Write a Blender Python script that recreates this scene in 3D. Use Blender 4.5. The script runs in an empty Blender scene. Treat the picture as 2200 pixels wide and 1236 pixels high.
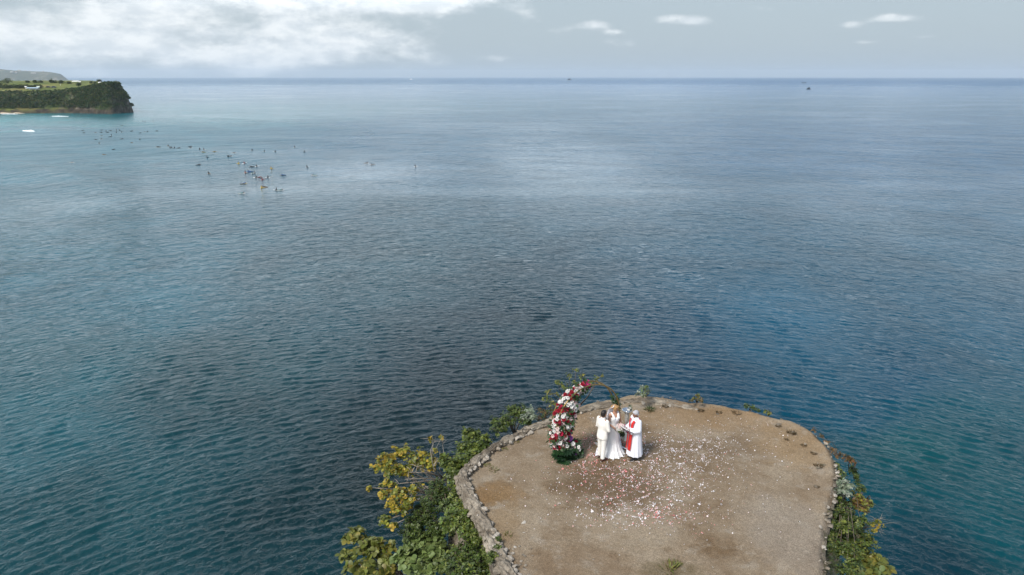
import bpy, bmesh, math, random
import numpy as np
from mathutils import Vector, Matrix

random.seed(11); np.random.seed(11)
S = bpy.context.scene
COL = S.collection
R = math.radians

# ------------------------------------------------------------------ camera
CAMZ = 32.0                      # drone height above the sea
G = 20.14                        # top of the rock
PITCH = R(17.2); FPX = 2200 * 24 / 36
cam_data = bpy.data.cameras.new('camera'); cam = bpy.data.objects.new('camera', cam_data); COL.objects.link(cam)
cam_data.sensor_width = 36; cam_data.lens = 24; cam_data.clip_start = 0.1; cam_data.clip_end = 60000
cam.location = (0, 0, CAMZ); cam.rotation_euler = (R(90) - PITCH, 0, 0)
S.camera = cam

# ------------------------------------------------------------------ light
SUN_EL, SUN_AZ = R(50), R(-138)          # azimuth clockwise from the view direction (+Y)
sun_d = bpy.data.lights.new('sun', 'SUN'); sun = bpy.data.objects.new('sun', sun_d); COL.objects.link(sun)
sun_d.energy = 2.7; sun_d.angle = R(14); sun_d.color = (1.0, 0.95, 0.88)
_sv = Vector((math.sin(SUN_AZ) * math.cos(SUN_EL), math.cos(SUN_AZ) * math.cos(SUN_EL), math.sin(SUN_EL)))
sun.rotation_euler = _sv.to_track_quat('Z', 'Y').to_euler()
S.view_settings.view_transform = 'Standard'; S.view_settings.look = 'None'
S.view_settings.exposure = 0.46; S.view_settings.gamma = 1.0; S.view_settings.use_curve_mapping = False
S.cycles.use_denoising = True
S.cycles.max_bounces = 8; S.cycles.diffuse_bounces = 3; S.cycles.glossy_bounces = 3
S.cycles.transparent_max_bounces = 12; S.cycles.volume_bounces = 1

# ------------------------------------------------------------------ node helper
class NT:
    def __init__(s, tree): s.t = tree; s.n = tree.nodes; s.l = tree.links
    def new(s, typ, **kw):
        nd = s.n.new(typ)
        for k, v in kw.items():
            if k.startswith('i_'):
                key = k[2:]; nd.inputs[int(key) if key.isdigit() else key.replace('_', ' ')].default_value = v
            else: setattr(nd, k, v)
        return nd
    def link(s, a, b): s.l.new(a, b)
    def sock(s, v, nd, i):
        if isinstance(v, (int, float, tuple, list)): nd.inputs[i].default_value = v
        else: s.link(v, nd.inputs[i])
    def math(s, op, a, b=None, c=None, clamp=False):
        nd = s.new('ShaderNodeMath', operation=op); nd.use_clamp = clamp
        s.sock(a, nd, 0)
        if b is not None: s.sock(b, nd, 1)
        if c is not None: s.sock(c, nd, 2)
        return nd.outputs[0]
    def mix(s, f, a, b):
        nd = s.new('ShaderNodeMix', data_type='RGBA')
        s.sock(f, nd, 0); s.sock(a, nd, 6); s.sock(b, nd, 7)
        return nd.outputs[2]
    def comb(s, x, y, z):
        nd = s.new('ShaderNodeCombineXYZ')
        for i, v in enumerate((x, y, z)): s.sock(v, nd, i)
        return nd.outputs[0]
    def sep(s, v):
        nd = s.new('ShaderNodeSeparateXYZ'); s.link(v, nd.inputs[0]); return nd.outputs
    def noise(s, vec, scale, detail=4.0, rough=0.55, dist=0.0, col=False):
        nd = s.new('ShaderNodeTexNoise'); nd.inputs['Scale'].default_value = scale
        nd.inputs['Detail'].default_value = detail; nd.inputs['Roughness'].default_value = rough
        nd.inputs['Distortion'].default_value = dist
        if vec is not None: s.link(vec, nd.inputs['Vector'])
        return nd.outputs[1 if col else 0]
    def smooth(s, v, a, b, lo=0.0, hi=1.0):
        nd = s.new('ShaderNodeMapRange'); nd.interpolation_type = 'SMOOTHSTEP'
        s.sock(v, nd, 0); s.sock(a, nd, 1); s.sock(b, nd, 2); s.sock(lo, nd, 3); s.sock(hi, nd, 4)
        return nd.outputs[0]
    def ramp(s, v, stops):
        nd = s.new('ShaderNodeValToRGB'); e = nd.color_ramp.elements
        while len(e) < len(stops): e.new(0.5)
        for el, (p, c) in zip(e, stops): el.position = p; el.color = (*c, 1)
        s.link(v, nd.inputs[0]); return nd.outputs[0]

# ------------------------------------------------------------------ world: hazy tropical sky with cumulus
W = bpy.data.worlds.new('World'); S.world = W; W.use_nodes = True
w = NT(W.node_tree); w.n.clear()
sky = w.new('ShaderNodeTexSky', sky_type='NISHITA', sun_disc=False)
sky.sun_elevation = SUN_EL; sky.sun_rotation = SUN_AZ; sky.air_density = 1.0; sky.dust_density = 3.0; sky.ozone_density = 2.0
tc = w.new('ShaderNodeTexCoord'); gx, gy, gz = w.sep(tc.outputs['Generated'])
az = w.math('ARCTAN2', gx, gy); el = w.math('ARCSINE', gz)
azd = w.math('MULTIPLY', az, 57.2958); eld = w.math('MULTIPLY', el, 57.2958)
# milky veil of humid air over the clear sky, the same all round
VEIL = (3.7, 4.4, 4.85)
veil = w.mix(w.smooth(eld, 4.0, 45.0), (*VEIL, 1), (3.9, 5.3, 6.5, 1))
base = w.mix(w.smooth(eld, 6.0, 34.0, 0.85, 0.25), sky.outputs[0], veil)
# cloud field in azimuth / elevation: shallow, wide cumulus and stratocumulus
vec = w.comb(w.math('MULTIPLY', az, 7.0), w.math('MULTIPLY', el, 17.0), 0.0)
n1 = w.noise(vec, 1.0, 8.0, 0.56, 0.15)
vec2 = w.comb(w.math('MULTIPLY', az, 1.6), w.math('MULTIPLY', el, 3.2), 4.7)
n2 = w.noise(vec2, 1.0, 3.0, 0.5)
def blob(a0, e0, ra, re, flat=1.0):
    da = w.math('DIVIDE', w.math('SUBTRACT', azd, a0), ra)
    de = w.math('DIVIDE', w.math('SUBTRACT', eld, e0), re)
    d2 = w.math('ADD', w.math('MULTIPLY', da, da), w.math('MULTIPLY', de, de))
    return w.math('POWER', 2.718, w.math('MULTIPLY', d2, -1.0))
blobs = None
for a0, e0, ra, re, k in [(-26, 4.0, 13, 3.2, .24), (-15, 3.0, 8, 1.6, .20), (-30, 1.6, 9, .8, .12), (-8.6, 5.5, 5.2, .8, .9), (-20, 1.6, 12, .8, .12),
                          (6.6, 3.85, 1.5, .42, .30), (8.0, 3.3, .9, .22, .26), (12.3, 4.15, 2.2, .5, .34), (14.4, 3.95, 1.3, .35, .28),
                          (-1.2, 1.35, 1.6, .4, .24), (24.8, 3.5, 1.2, .35, .26), (27.5, 3.85, 1.8, .35, .30), (25.6, 2.3, 1.8, .2, .18), (29.6, 2.6, 1.4, .2, .16)]:
    b = w.math('MULTIPLY', blob(a0, e0, ra, re), k)
    blobs = b if blobs is None else w.math('ADD', blobs, b)
n3 = w.noise(w.comb(w.math('MULTIPLY', az, 24.0), w.math('MULTIPLY', el, 52.0), 2.0), 1.0, 6.0, 0.62)
high = w.math('SUBTRACT', w.smooth(eld, 5.0, 10.0, 0.0, 0.38), w.smooth(eld, 11.0, 32.0, 0.0, 0.50))      # unseen cloud bank added above the view for the sea's reflection, thinned overhead
field = w.math('ADD', w.math('ADD', n1, blobs), w.math('MULTIPLY', w.math('SUBTRACT', n2, 0.5), 0.5))
cover = w.math('MULTIPLY', w.math('SUBTRACT', w.math('COSINE', w.math('ADD', az, 1.15)), 0.35), w.smooth(eld, 5.0, 16.0, 0.0, 0.34))
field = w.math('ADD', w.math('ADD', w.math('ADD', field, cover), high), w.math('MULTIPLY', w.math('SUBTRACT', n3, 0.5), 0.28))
field = w.math('ADD', 0.71, w.math('MULTIPLY', w.math('SUBTRACT', field, 0.71), w.smooth(eld, 7.0, 16.0, 1.0, 0.5)))      # softer, thinner edges overhead
mask = w.smooth(field, 0.56, 0.86)
shade = w.smooth(n3, 0.35, 0.65)
# cloud thins and glows towards the veiled sun
sd = w.new('ShaderNodeVectorMath', operation='DOT_PRODUCT'); w.link(tc.outputs['Generated'], sd.inputs[0]); sd.inputs[1].default_value = tuple(_sv)
cloud_boost = w.math('MULTIPLY', w.smooth(sd.outputs['Value'], 0.35, 1.0, 1.0, 1.5), w.math('MULTIPLY', w.smooth(eld, 4.0, 11.0, 1.0, 2.8), w.smooth(eld, 15.0, 42.0, 1.0, 0.42)))   # added band boost brightens the sea's reflection; overhead cloud dimmed to darken near water
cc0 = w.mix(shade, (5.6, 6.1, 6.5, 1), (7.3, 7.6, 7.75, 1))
gl = w.new('ShaderNodeVectorMath', operation='SCALE'); w.link(cc0, gl.inputs[0]); w.link(cloud_boost, gl.inputs['Scale']); ccol = w.mix(w.smooth(eld, 6.0, 14.0, 0.0, 1.0), gl.outputs[0], w.mix(0.5, gl.outputs[0], (8.0, 11.5, 14.5, 1)))      # cloud above the view tinted blue to colour the reflection on wave crests
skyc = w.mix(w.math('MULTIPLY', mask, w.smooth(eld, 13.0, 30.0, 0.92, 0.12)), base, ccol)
bg = w.new('ShaderNodeBackground'); bg.inputs[1].default_value = 0.1
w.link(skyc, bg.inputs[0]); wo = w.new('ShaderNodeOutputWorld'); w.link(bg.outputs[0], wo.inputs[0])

# ------------------------------------------------------------------ shared helpers
def at(px, py, z):
    """where the sight line through photo pixel (px, py) meets the height z"""
    u, v = px - 1100, py - 618
    d = Vector((u / FPX, math.cos(PITCH) - v / FPX * math.sin(PITCH), -math.sin(PITCH) - v / FPX * math.cos(PITCH)))
    t = (z - CAMZ) / d.z
    return Vector((0, 0, CAMZ)) + d * t

def hash2(ix, iy, seed):
    n = (ix.astype(np.int64) * 374761393 + iy.astype(np.int64) * 668265263 + seed * 1442695041) & 0x7fffffff
    n = ((n ^ (n >> 13)) * 1274126177) & 0x7fffffff
    return ((n ^ (n >> 16)) & 0xffff) / 65535.0
def vnoise(x, y, seed=0):
    x = np.asarray(x, float); y = np.asarray(y, float)
    ix, iy = np.floor(x), np.floor(y); fx, fy = x - ix, y - iy
    fx = fx * fx * (3 - 2 * fx); fy = fy * fy * (3 - 2 * fy)
    a, b = hash2(ix, iy, seed), hash2(ix + 1, iy, seed); c, d = hash2(ix, iy + 1, seed), hash2(ix + 1, iy + 1, seed)
    return (a * (1 - fx) + b * fx) * (1 - fy) + (c * (1 - fx) + d * fx) * fy - 0.5
def fbm(x, y, seed=0, oct=4):
    s = 0; a = 1.0
    for o in range(oct):
        s = s + a * vnoise(np.asarray(x) * 2 ** o, np.asarray(y) * 2 ** o, seed + o * 7); a *= 0.5
    return s

def tag(o, label=None, cat=None, group=None, kind=None):
    if label: o['label'] = label
    if cat: o['category'] = cat
    if group: o['group'] = group
    if kind: o['kind'] = kind
    return o
def empty(name, loc=(0, 0, 0), rz=0.0):
    o = bpy.data.objects.new(name, None); COL.objects.link(o); o.location = loc; o.rotation_euler = (0, 0, rz)
    o.empty_display_size = 0.1
    return o
def link_mesh(name, me, mats, parent=None):
    o = bpy.data.objects.new(name, me); COL.objects.link(o)
    if mats is not None and len(me.materials) == 0:
        for m in (mats if isinstance(mats, (list, tuple)) else [mats]): me.materials.append(m)
    if parent is not None: o.parent = parent
    return o
def np_mesh(name, V, quads=None, tris=None, smooth=True, col=None):
    """fast mesh from arrays; col = per-vertex linear rgb"""
    me = bpy.data.meshes.new(name)
    V = np.asarray(V, np.float32); me.vertices.add(len(V)); me.vertices.foreach_set('co', V.ravel())
    parts = []
    if quads is not None and len(quads): parts.append((np.asarray(quads, np.int32), 4))
    if tris is not None and len(tris): parts.append((np.asarray(tris, np.int32), 3))
    nl = sum(p.size for p, _ in parts); npoly = sum(len(p) for p, _ in parts)
    me.loops.add(nl); me.polygons.add(npoly)
    me.loops.foreach_set('vertex_index', np.concatenate([p.ravel() for p, _ in parts]))
    tot = np.concatenate([np.full(len(p), k, np.int32) for p, k in parts])
    start = np.concatenate([[0], np.cumsum(tot)[:-1]]).astype(np.int32)
    me.polygons.foreach_set('loop_start', start)
    if smooth: me.polygons.foreach_set('use_smooth', np.ones(npoly, bool))
    if col is not None:
        a = me.color_attributes.new('tint', 'FLOAT_COLOR', 'POINT')
        c4 = np.ones((len(V), 4), np.float32); c4[:, :3] = col; a.data.foreach_set('color', c4.ravel())
    me.update(calc_edges=True); me.validate()
    return me
def grid_quads(nr, nc, wrap=False):
    i = np.arange(nr - 1)[:, None]; j = np.arange(nc if wrap else nc - 1)[None, :]
    j2 = (j + 1) % nc
    a = i * nc + j; b = i * nc + j2; c = (i + 1) * nc + j2; d = (i + 1) * nc + j
    return np.stack([a, b, c, d], -1).reshape(-1, 4)

class MB:
    def __init__(s): s.v = []; s.f = []
    def add(s, vs, fs):
        o = len(s.v); s.v += [tuple(p) for p in vs]; s.f += [tuple(i + o for i in f) for f in fs]; return s
    def box(s, c, h, rz=0.0, rx=0.0, ry=0.0, taper=1.0):
        M = Matrix.Translation(c) @ Matrix.Rotation(rz, 4, 'Z') @ Matrix.Rotation(ry, 4, 'Y') @ Matrix.Rotation(rx, 4, 'X')
        vs = [M @ Vector((x * h[0] * (taper if z > 0 else 1), y * h[1] * (taper if z > 0 else 1), z * h[2])) for z in (-1, 1) for y in (-1, 1) for x in (-1, 1)]
        return s.add(vs, [(0, 2, 3, 1), (4, 5, 7, 6), (0, 1, 5, 4), (2, 6, 7, 3), (0, 4, 6, 2), (1, 3, 7, 5)])
    def tube(s, pts, rad, n=6, closed=False, caps=True):
        pts = [Vector(p) for p in pts]; m = len(pts)
        if not isinstance(rad, (list, tuple)): rad = [rad] * m
        vs = []; ref = Vector((0.31, 0.17, 0.93))
        for i, p in enumerate(pts):
            t = (pts[(i + 1) % m] - pts[i - 1]) if closed else (pts[min(i + 1, m - 1)] - pts[max(i - 1, 0)])
            t.normalize()
            a = t.cross(ref)
            if a.length < 1e-3: a = t.cross(Vector((1, 0, 0)))
            a.normalize(); b = t.cross(a)
            vs += [p + (a * math.cos(2 * math.pi * k / n) + b * math.sin(2 * math.pi * k / n)) * rad[i] for k in range(n)]
        fs = []
        for i in range(m if closed else m - 1):
            i2 = (i + 1) % m
            for k in range(n):
                k2 = (k + 1) % n; fs.append((i * n + k, i * n + k2, i2 * n + k2, i2 * n + k))
        if caps and not closed: fs += [tuple(range(n))[::-1], tuple((m - 1) * n + k for k in range(n))]
        return s.add(vs, fs)
    def lathe(s, prof, n=16, c=(0, 0, 0), caps=True):
        vs = [(c[0] + r * math.cos(2 * math.pi * k / n), c[1] + r * math.sin(2 * math.pi * k / n), c[2] + z) for r, z in prof for k in range(n)]
        fs = [(i * n + k, i * n + (k + 1) % n, (i + 1) * n + (k + 1) % n, (i + 1) * n + k) for i in range(len(prof) - 1) for k in range(n)]
        if caps: fs += [tuple(range(n))[::-1], tuple((len(prof) - 1) * n + k for k in range(n))]
        return s.add(vs, fs)
    def ell(s, c, r, n=10, m=7, M=None):
        vs = []; fs = []
        for i in range(m + 1):
            th = math.pi * i / m
            for k in range(n):
                ph = 2 * math.pi * k / n
                p = Vector((r[0] * math.sin(th) * math.cos(ph), r[1] * math.sin(th) * math.sin(ph), r[2] * math.cos(th)))
                if M is not None: p = M @ p
                vs.append(Vector(c) + p)
        for i in range(m):
            for k in range(n):
                k2 = (k + 1) % n; fs.append((i * n + k, (i + 1) * n + k, (i + 1) * n + k2, i * n + k2))
        return s.add(vs, fs)
    def cap(s, p0, p1, r0, r1, n=10):
        """tapered limb with round ends"""
        p0, p1 = Vector(p0), Vector(p1); d = (p1 - p0)
        L = d.length; d.normalize()
        pts = [p0 - d * r0 * .95, p0 - d * r0 * .6, p0, p1, p1 + d * r1 * .6, p1 + d * r1 * .95]
        return s.tube(pts, [r0 * .3, r0 * .8, r0, r1, r1 * .8, r1 * .3], n)
    def mesh(s, name, smooth=True):
        me = bpy.data.meshes.new(name); me.from_pydata([tuple(v) for v in s.v], [], s.f); me.validate()
        if smooth: me.polygons.foreach_set('use_smooth', [True] * len(me.polygons))
        me.update(); return me
    def build(s, name, mat, parent=None, smooth=True): return link_mesh(name, s.mesh(name, smooth), mat, parent)
    def fused(s, name, mat, parent=None, voxel=0.01, it=4):
        """one continuous surface grown from the overlapping pieces"""
        me = s.mesh(name); o = bpy.data.objects.new(name, me); COL.objects.link(o)
        m = o.modifiers.new('r', 'REMESH'); m.mode = 'VOXEL'; m.voxel_size = voxel; m.use_smooth_shade = True
        q = o.modifiers.new('s', 'SMOOTH'); q.factor = 0.5; q.iterations = it
        dg = bpy.context.evaluated_depsgraph_get(); ev = o.evaluated_get(dg)
        nm = bpy.data.meshes.new_from_object(ev); nm.name = name
        o.modifiers.clear(); o.data = nm; bpy.data.meshes.remove(me)
        nm.materials.clear(); nm.materials.append(mat)
        nm.polygons.foreach_set('use_smooth', [True] * len(nm.polygons))
        if parent is not None: o.parent = parent
        return o

# ------------------------------------------------------------------ materials
def mat(name, col, rough=0.7, var=0.0, vscale=8.0, bump=0.0, bscale=40.0, metal=0.0, spec=0.5, trans=0.0, sub=0.0):
    m = bpy.data.materials.new(name); m.use_nodes = True; t = NT(m.node_tree); b = t.n['Principled BSDF']
    b.inputs['Roughness'].default_value = rough; b.inputs['Metallic'].default_value = metal
    b.inputs['Specular IOR Level'].default_value = spec
    geo = t.new('ShaderNodeTexCoord')
    if var > 0:
        n = t.noise(geo.outputs['Object'], vscale, 5, 0.6)
        lo = tuple(c * (1 - var) for c in col); hi = tuple(min(1, c * (1 + var)) for c in col)
        c = t.ramp(n, [(0.3, lo), (0.7, hi)]); t.link(c, b.inputs['Base Color'])
    else: b.inputs['Base Color'].default_value = (*col, 1)
    if bump > 0:
        nb = t.noise(geo.outputs['Object'], bscale, 5, 0.6); bn = t.new('ShaderNodeBump'); bn.inputs['Strength'].default_value = 1; bn.inputs['Distance'].default_value = bump
        t.link(nb, bn.inputs['Height']); t.link(bn.outputs[0], b.inputs['Normal'])
    return m
def tint_mat(name, rough=0.55, transl=0.3, var=0.12, vscale=3.0, spec=0.4):
    """leaf / petal material: own colour of each piece from its attribute, some light passes through"""
    m = bpy.data.materials.new(name); m.use_nodes = True; t = NT(m.node_tree); b = t.n['Principled BSDF']; out = t.n['Material Output']
    a = t.new('ShaderNodeAttribute'); a.attribute_name = 'tint'
    g = t.new('ShaderNodeTexCoord'); n = t.noise(g.outputs['Object'], vscale, 3, 0.5)
    hs = t.new('ShaderNodeHueSaturation'); t.link(a.outputs['Color'], hs.inputs['Color']); t.link(t.smooth(n, 0.3, 0.7, 1 - var, 1 + var), hs.inputs['Value'])
    t.link(hs.outputs[0], b.inputs['Base Color']); b.inputs['Roughness'].default_value = rough; b.inputs['Specular IOR Level'].default_value = spec
    tr = t.new('ShaderNodeBsdfTranslucent'); t.link(hs.outputs[0], tr.inputs[0])
    mx = t.new('ShaderNodeMixShader'); mx.inputs[0].default_value = transl
    t.link(b.outputs[0], mx.inputs[1]); t.link(tr.outputs[0], mx.inputs[2]); t.link(mx.outputs[0], out.inputs[0])
    return m
M = {}
M['leaf'] = tint_mat('leaf', 0.45, 0.3)
M['petal'] = tint_mat('petal', 0.7, 0.25, 0.05)
M['bark'] = mat('bark', (.16, .125, .095), .85, .35, 9, .004, 60)
M['deadwood'] = mat('deadwood', (.30, .26, .21), .85, .3, 9, .003, 60)
M['brass'] = mat('brass', (.30, .20, .075), .42, .2, 6, metal=.75)
M['ivory'] = mat('ivory_cloth', (.79, .765, .71), .85, .04, 25, .0008, 30)
M['white'] = mat('white_cloth', (.80, .80, .80), .8, .03, 20, .0008, 30)
M['robe'] = mat('robe_cloth', (.76, .77, .83), .8, .03, 20, .001, 24)
M['red'] = mat('red_cloth', (.55, .018, .015), .6, .08, 30)
M['black'] = mat('black_cloth', (.012, .012, .014), .6)
M['shoe'] = mat('brown_leather', (.06, .022, .014), .4, .2)
M['skin'] = mat('skin', (.42, .22, .14), .55, .06, 20)
M['skin_tan'] = mat('skin_tan', (.30, .145, .085), .55, .06, 20)
M['skin_dark'] = mat('skin_dark', (.20, .095, .055), .55, .06, 20)
M['hair_dark'] = mat('hair_dark', (.014, .010, .009), .5, .3, 60, .004, 150)
M['hair_blond'] = mat('hair_blond', (.34, .19, .07), .5, .35, 50, .006, 120)
M['hair_grey'] = mat('hair_grey', (.40, .40, .42), .6, .25, 60, .004, 150)
M['eye'] = mat('eye', (.02, .015, .012), .3)
M['lip'] = mat('lip', (.35, .09, .08), .5)
M['paper'] = mat('paper', (.82, .82, .80), .8)
M['silver'] = mat('silver', (.75, .75, .76), .25, .1, 10, metal=.9)
M['carved'] = mat('carved_stone', (.33, .31, .28), .85, .35, 25, .006, 70)
M['plinth'] = mat('plinth', (.78, .74, .66), .8, .06, 12)
M['terracotta'] = mat('terracotta', (.42, .24, .17), .8, .15, 12)

# ------------------------------------------------------------------ SEA
NW = 150
_rs = np.random.RandomState(5)
w_lam = np.exp(_rs.uniform(math.log(0.55), math.log(1.5), NW)); w_phi = np.radians(_rs.uniform(-80, 80, NW)); w_ph = _rs.uniform(0, 6.283, NW)
def sea_z(x, y, spacing=None):
    """height of the sea: swell towards the bay + a fan of wind waves bending round the rock"""
    x = np.asarray(x, np.float32); y = np.asarray(y, np.float32)
    p = .62 * x + .78 * y; q = .78 * x - .62 * y
    pw = p + 6 * np.sin(q / 70.0) + 4 * np.sin(q / 31.0 + 1)
    c = (0.5 + 0.5 * np.cos(2 * np.pi * (pw - 219) / 67.0)) ** 4
    surf = np.exp(-((x + 215) / 130) ** 2 - ((y - 340) / 190) ** 2)
    along = np.clip(0.75 + 0.5 * np.sin(q / 47.0 + 0.6) + .25 * np.sin(p / 40.0), 0.1, 1.4)
    z = c * (0.05 + 1.9 * surf) * along - 0.05
    z = z * np.clip((1800 - np.hypot(x, y)) / 900, 0, 1)
    z = z + 0.03 * np.sin((.25 * x + .97 * y) / 3.9 + 1.5 * np.sin(x / 60)) * np.clip((900 - np.hypot(x, y)) / 500, 0, 1)
    th = np.arctan2(x - 3, y - 2); r = np.hypot(x, y)
    grp = (1.0 + 0.4 * fbm(x / 7.0, y / 4.0, 14, 2)).astype(np.float32)      # waves run in groups
    for l, ph, o in zip(w_lam, w_phi, w_ph):
        k = 2 * np.pi / l
        wgt = np.exp(-((th - ph) / 0.42) ** 2)
        a = 0.0078 * l * wgt * grp
        if spacing is not None: a = a * np.clip(1.6 - 3.2 * spacing / l, 0, 1)
        else: a = a * np.clip(1.6 - 3.2 * (0.0032 * r) / l, 0, 1)
        s = np.sin(k * (np.sin(ph) * x + np.cos(ph) * y) + o)
        z = z + a * (s + 0.35 * (s * s - .5))
    return z
def build_sea():
    r = np.concatenate([[0.5, 6, 12], np.exp(np.linspace(math.log(20), math.log(620), 980)), np.exp(np.linspace(math.log(632), math.log(20000), 150))])
    th = np.concatenate([np.radians(np.linspace(-180, -56, 30)[:-1]), np.radians(np.linspace(-52, 52, 720)), np.radians(np.linspace(56, 180, 30)[1:-1])])
    RR, TT = np.meshgrid(r, th, indexing='ij')
    X = (RR * np.sin(TT)).astype(np.float32); Y = (RR * np.cos(TT)).astype(np.float32)
    dth = np.gradient(th)[None, :] * RR; dr = np.gradient(r)[:, None] * np.ones_like(RR)
    Z = sea_z(X, Y, np.maximum(dth, dr).astype(np.float32))
    Z = Z * np.clip((6000 - RR) / 4000, 0, 1)
    Z[RR < 15] = -0.4
    # colour of the water itself: deep blue, grey-green over the dark reef, turquoise over sand in the bay
    cps = [((60, 900), (0.0056, 0.0590, 0.0750)), ((450, 800), (0.003, 0.03, 0.037)), ((800, 1000), (0.003, 0.011, 0.012)), ((200, 1200), (0.0040, 0.0401, 0.0488)), ((650, 1150), (0.003, 0.022, 0.027)),
           ((300, 600), (0.0064, 0.0708, 0.1000)), ((700, 600), (0.004, 0.038, 0.052)), ((1100, 720), (0.003, 0.019, 0.027)), ((1000, 850), (0.003, 0.011, 0.014)), ((1700, 700), (0.0004, 0.054, 0.098)), ((1480, 780), (0.0006, 0.027, 0.054)),
           ((2050, 700), (0.001, 0.044, 0.078)), ((1950, 950), (0.0008, 0.05, 0.058)), ((2120, 1150), (0.0008, 0.046, 0.058)), ((1900, 830), (0.0006, 0.038, 0.072)), ((1960, 1200), (0.001, 0.024, 0.038)),
           ((1000, 300), (0.0064, 0.0590, 0.1063)), ((1800, 300), (0.0048, 0.0590, 0.1250)), ((100, 310), (0.0128, 0.0885, 0.1187)), ((190, 256), (0.0048, 0.1180, 0.1313)), ((40, 256), (0.0128, 0.1770, 0.2000)), ((300, 250), (0.0096, 0.0826, 0.1063)),
           ((600, 185), (0.0048, 0.0708, 0.1500)), ((1500, 185), (0.0032, 0.0708, 0.1750))]
    wsum = 0; csum = 0
    th_w = TT + 0.06 * fbm(X / 25, Y / 25, 3).astype(np.float32) * np.clip(100 / RR, .2, 1); lr = np.log(RR)
    lr = lr + 0.25 * fbm(X / 30 + 9, Y / 30, 5).astype(np.float32)
    for (px, py), c in cps:
        p = at(px, py, 0); t0 = math.atan2(p.x, p.y); l0 = math.log(math.hypot(p.x, p.y))
        d2 = ((th_w - t0) / 0.5) ** 2 + ((lr - l0) / 0.9) ** 2
        if py in (256, 250): d2 = ((th_w - t0) / 0.35) ** 2 + ((lr - l0) / 0.35) ** 2
        wgt = 1 / (d2 + 0.01) ** 1.6
        wsum = wsum + wgt; csum = csum + wgt[..., None] * np.array(c, np.float32)
    C = csum / wsum[..., None]
    C = C * (1 + 0.35 * fbm(X / 9, Y / 9, 8)[..., None])
    V = np.stack([X, Y, Z], -1).reshape(-1, 3)
    q = grid_quads(len(r), len(th), wrap=True)[:, ::-1]
    me = np_mesh('sea', V, q, col=np.clip(C.reshape(-1, 3), 0, 1))
    m = bpy.data.materials.new('sea_water'); m.use_nodes = True; t = NT(m.node_tree); b = t.n['Principled BSDF']
    a = t.new('ShaderNodeAttribute'); a.attribute_name = 'tint'; t.link(a.outputs['Color'], b.inputs['Base Color'])
    b.inputs['IOR'].default_value = 1.333; b.inputs['Roughness'].default_value = 0.06; b.inputs['Specular IOR Level'].default_value = 0.3
    geo = t.new('ShaderNodeNewGeometry'); px, py, pz = t.sep(geo.outputs['Position'])
    dx = t.math('SUBTRACT', px, 3.0); dy = t.math('SUBTRACT', py, 2.0)
    rr = t.math('SQRT', t.math('ADD', t.math('MULTIPLY', dx, dx), t.math('MULTIPLY', dy, dy)))
    tt = t.math('ARCTAN2', dx, dy)
    pol = t.comb(t.math('MULTIPLY', tt, 34.0), rr, 0.0)
    flat = t.comb(px, py, 0.0)
    na = t.noise(pol, 2.3, 4, 0.58, 0.4)                   # ripples, crests lying across the wind
    nb = t.noise(flat, 3.6, 3, 0.65)                          # fine chop
    pol2 = t.comb(t.math('MULTIPLY', tt, 120.0), rr, 3.0)
    nc = t.noise(pol2, 0.36, 3, 0.55, 0.3)                    # longer undulation
    sharp = t.math('SUBTRACT', 1.0, t.math('ABSOLUTE', t.math('MULTIPLY', t.math('SUBTRACT', na, 0.5), 3.0)))
    h = t.math('ADD', t.math('MULTIPLY', na, 0.55), t.math('MULTIPLY', sharp, 0.10))
    h = t.math('ADD', h, t.math('MULTIPLY', nb, 0.05)); h = t.math('ADD', h, t.math('MULTIPLY', nc, t.smooth(rr, 50, 170, 0.3, 2.2)))
    nd = t.noise(t.comb(t.math('MULTIPLY', tt, 150.0), rr, 7.0), 0.065, 5, 0.62, 0.3)      # open-water waves farther out
    # cat's-paws and slicks: how ruffled the surface is, in patches drawn out by the wind
    wp = t.noise(t.comb(t.math('MULTIPLY', px, 0.006), t.math('MULTIPLY', py, 0.012), 0.0), 1.0, 5, 0.6, 0.6)
    slick = 0.0
    for qx, qy, rx, ry, k in [(1190, 330, 30, 150, .46), (800, 365, 24, 40, .26), (640, 420, 40, 30, .14), (1750, 400, 60, 32, .12), (2170, 600, 16, 60, .18), (1330, 260, 70, 80, .12), (60, 480, 40, 60, .12)]:
        p = at(qx, qy, 0); q = t.math('ADD', t.math('POWER', t.math('DIVIDE', t.math('SUBTRACT', px, p.x), rx), 2.0), t.math('POWER', t.math('DIVIDE', t.math('SUBTRACT', py, p.y), ry), 2.0))
        slick = t.math('ADD', slick, t.math('MULTIPLY', t.math('POWER', 2.718, t.math('MULTIPLY', q, -1.0)), k))
    wp = t.math('SUBTRACT', wp, slick)
    ruff = t.smooth(wp, 0.08, 0.62, t.smooth(rr, 60, 260, 0.62, 0.12), 1.05)
    bf = t.new('ShaderNodeBump'); bf.inputs['Distance'].default_value = 1.0; bf.inputs['Strength'].default_value = 1.0
    t.link(t.math('MULTIPLY', nd, t.smooth(rr, 110, 420, 0.0, 2.6)), bf.inputs['Height'])
    bn = t.new('ShaderNodeBump'); bn.inputs['Distance'].default_value = 0.34; t.link(bf.outputs[0], bn.inputs['Normal'])
    rgh = t.math('MULTIPLY', t.math('ADD', t.smooth(rr, 40, 600, 0.04, 0.15), t.smooth(rr, 900, 4500, 0.0, 0.22)), t.smooth(ruff, 0.3, 1.0, 0.6, 1.05)); pb = at(300, 305, 0)
    bay = t.math('POWER', 2.718, t.math('MULTIPLY', t.math('ADD', t.math('POWER', t.math('DIVIDE', t.math('SUBTRACT', px, pb.x), 190), 2.0), t.math('POWER', t.math('DIVIDE', t.math('SUBTRACT', py, pb.y), 190), 2.0)), -1.0))
    t.link(t.math('ADD', rgh, t.math('MULTIPLY', bay, 0.22)), b.inputs['Roughness'])
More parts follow.
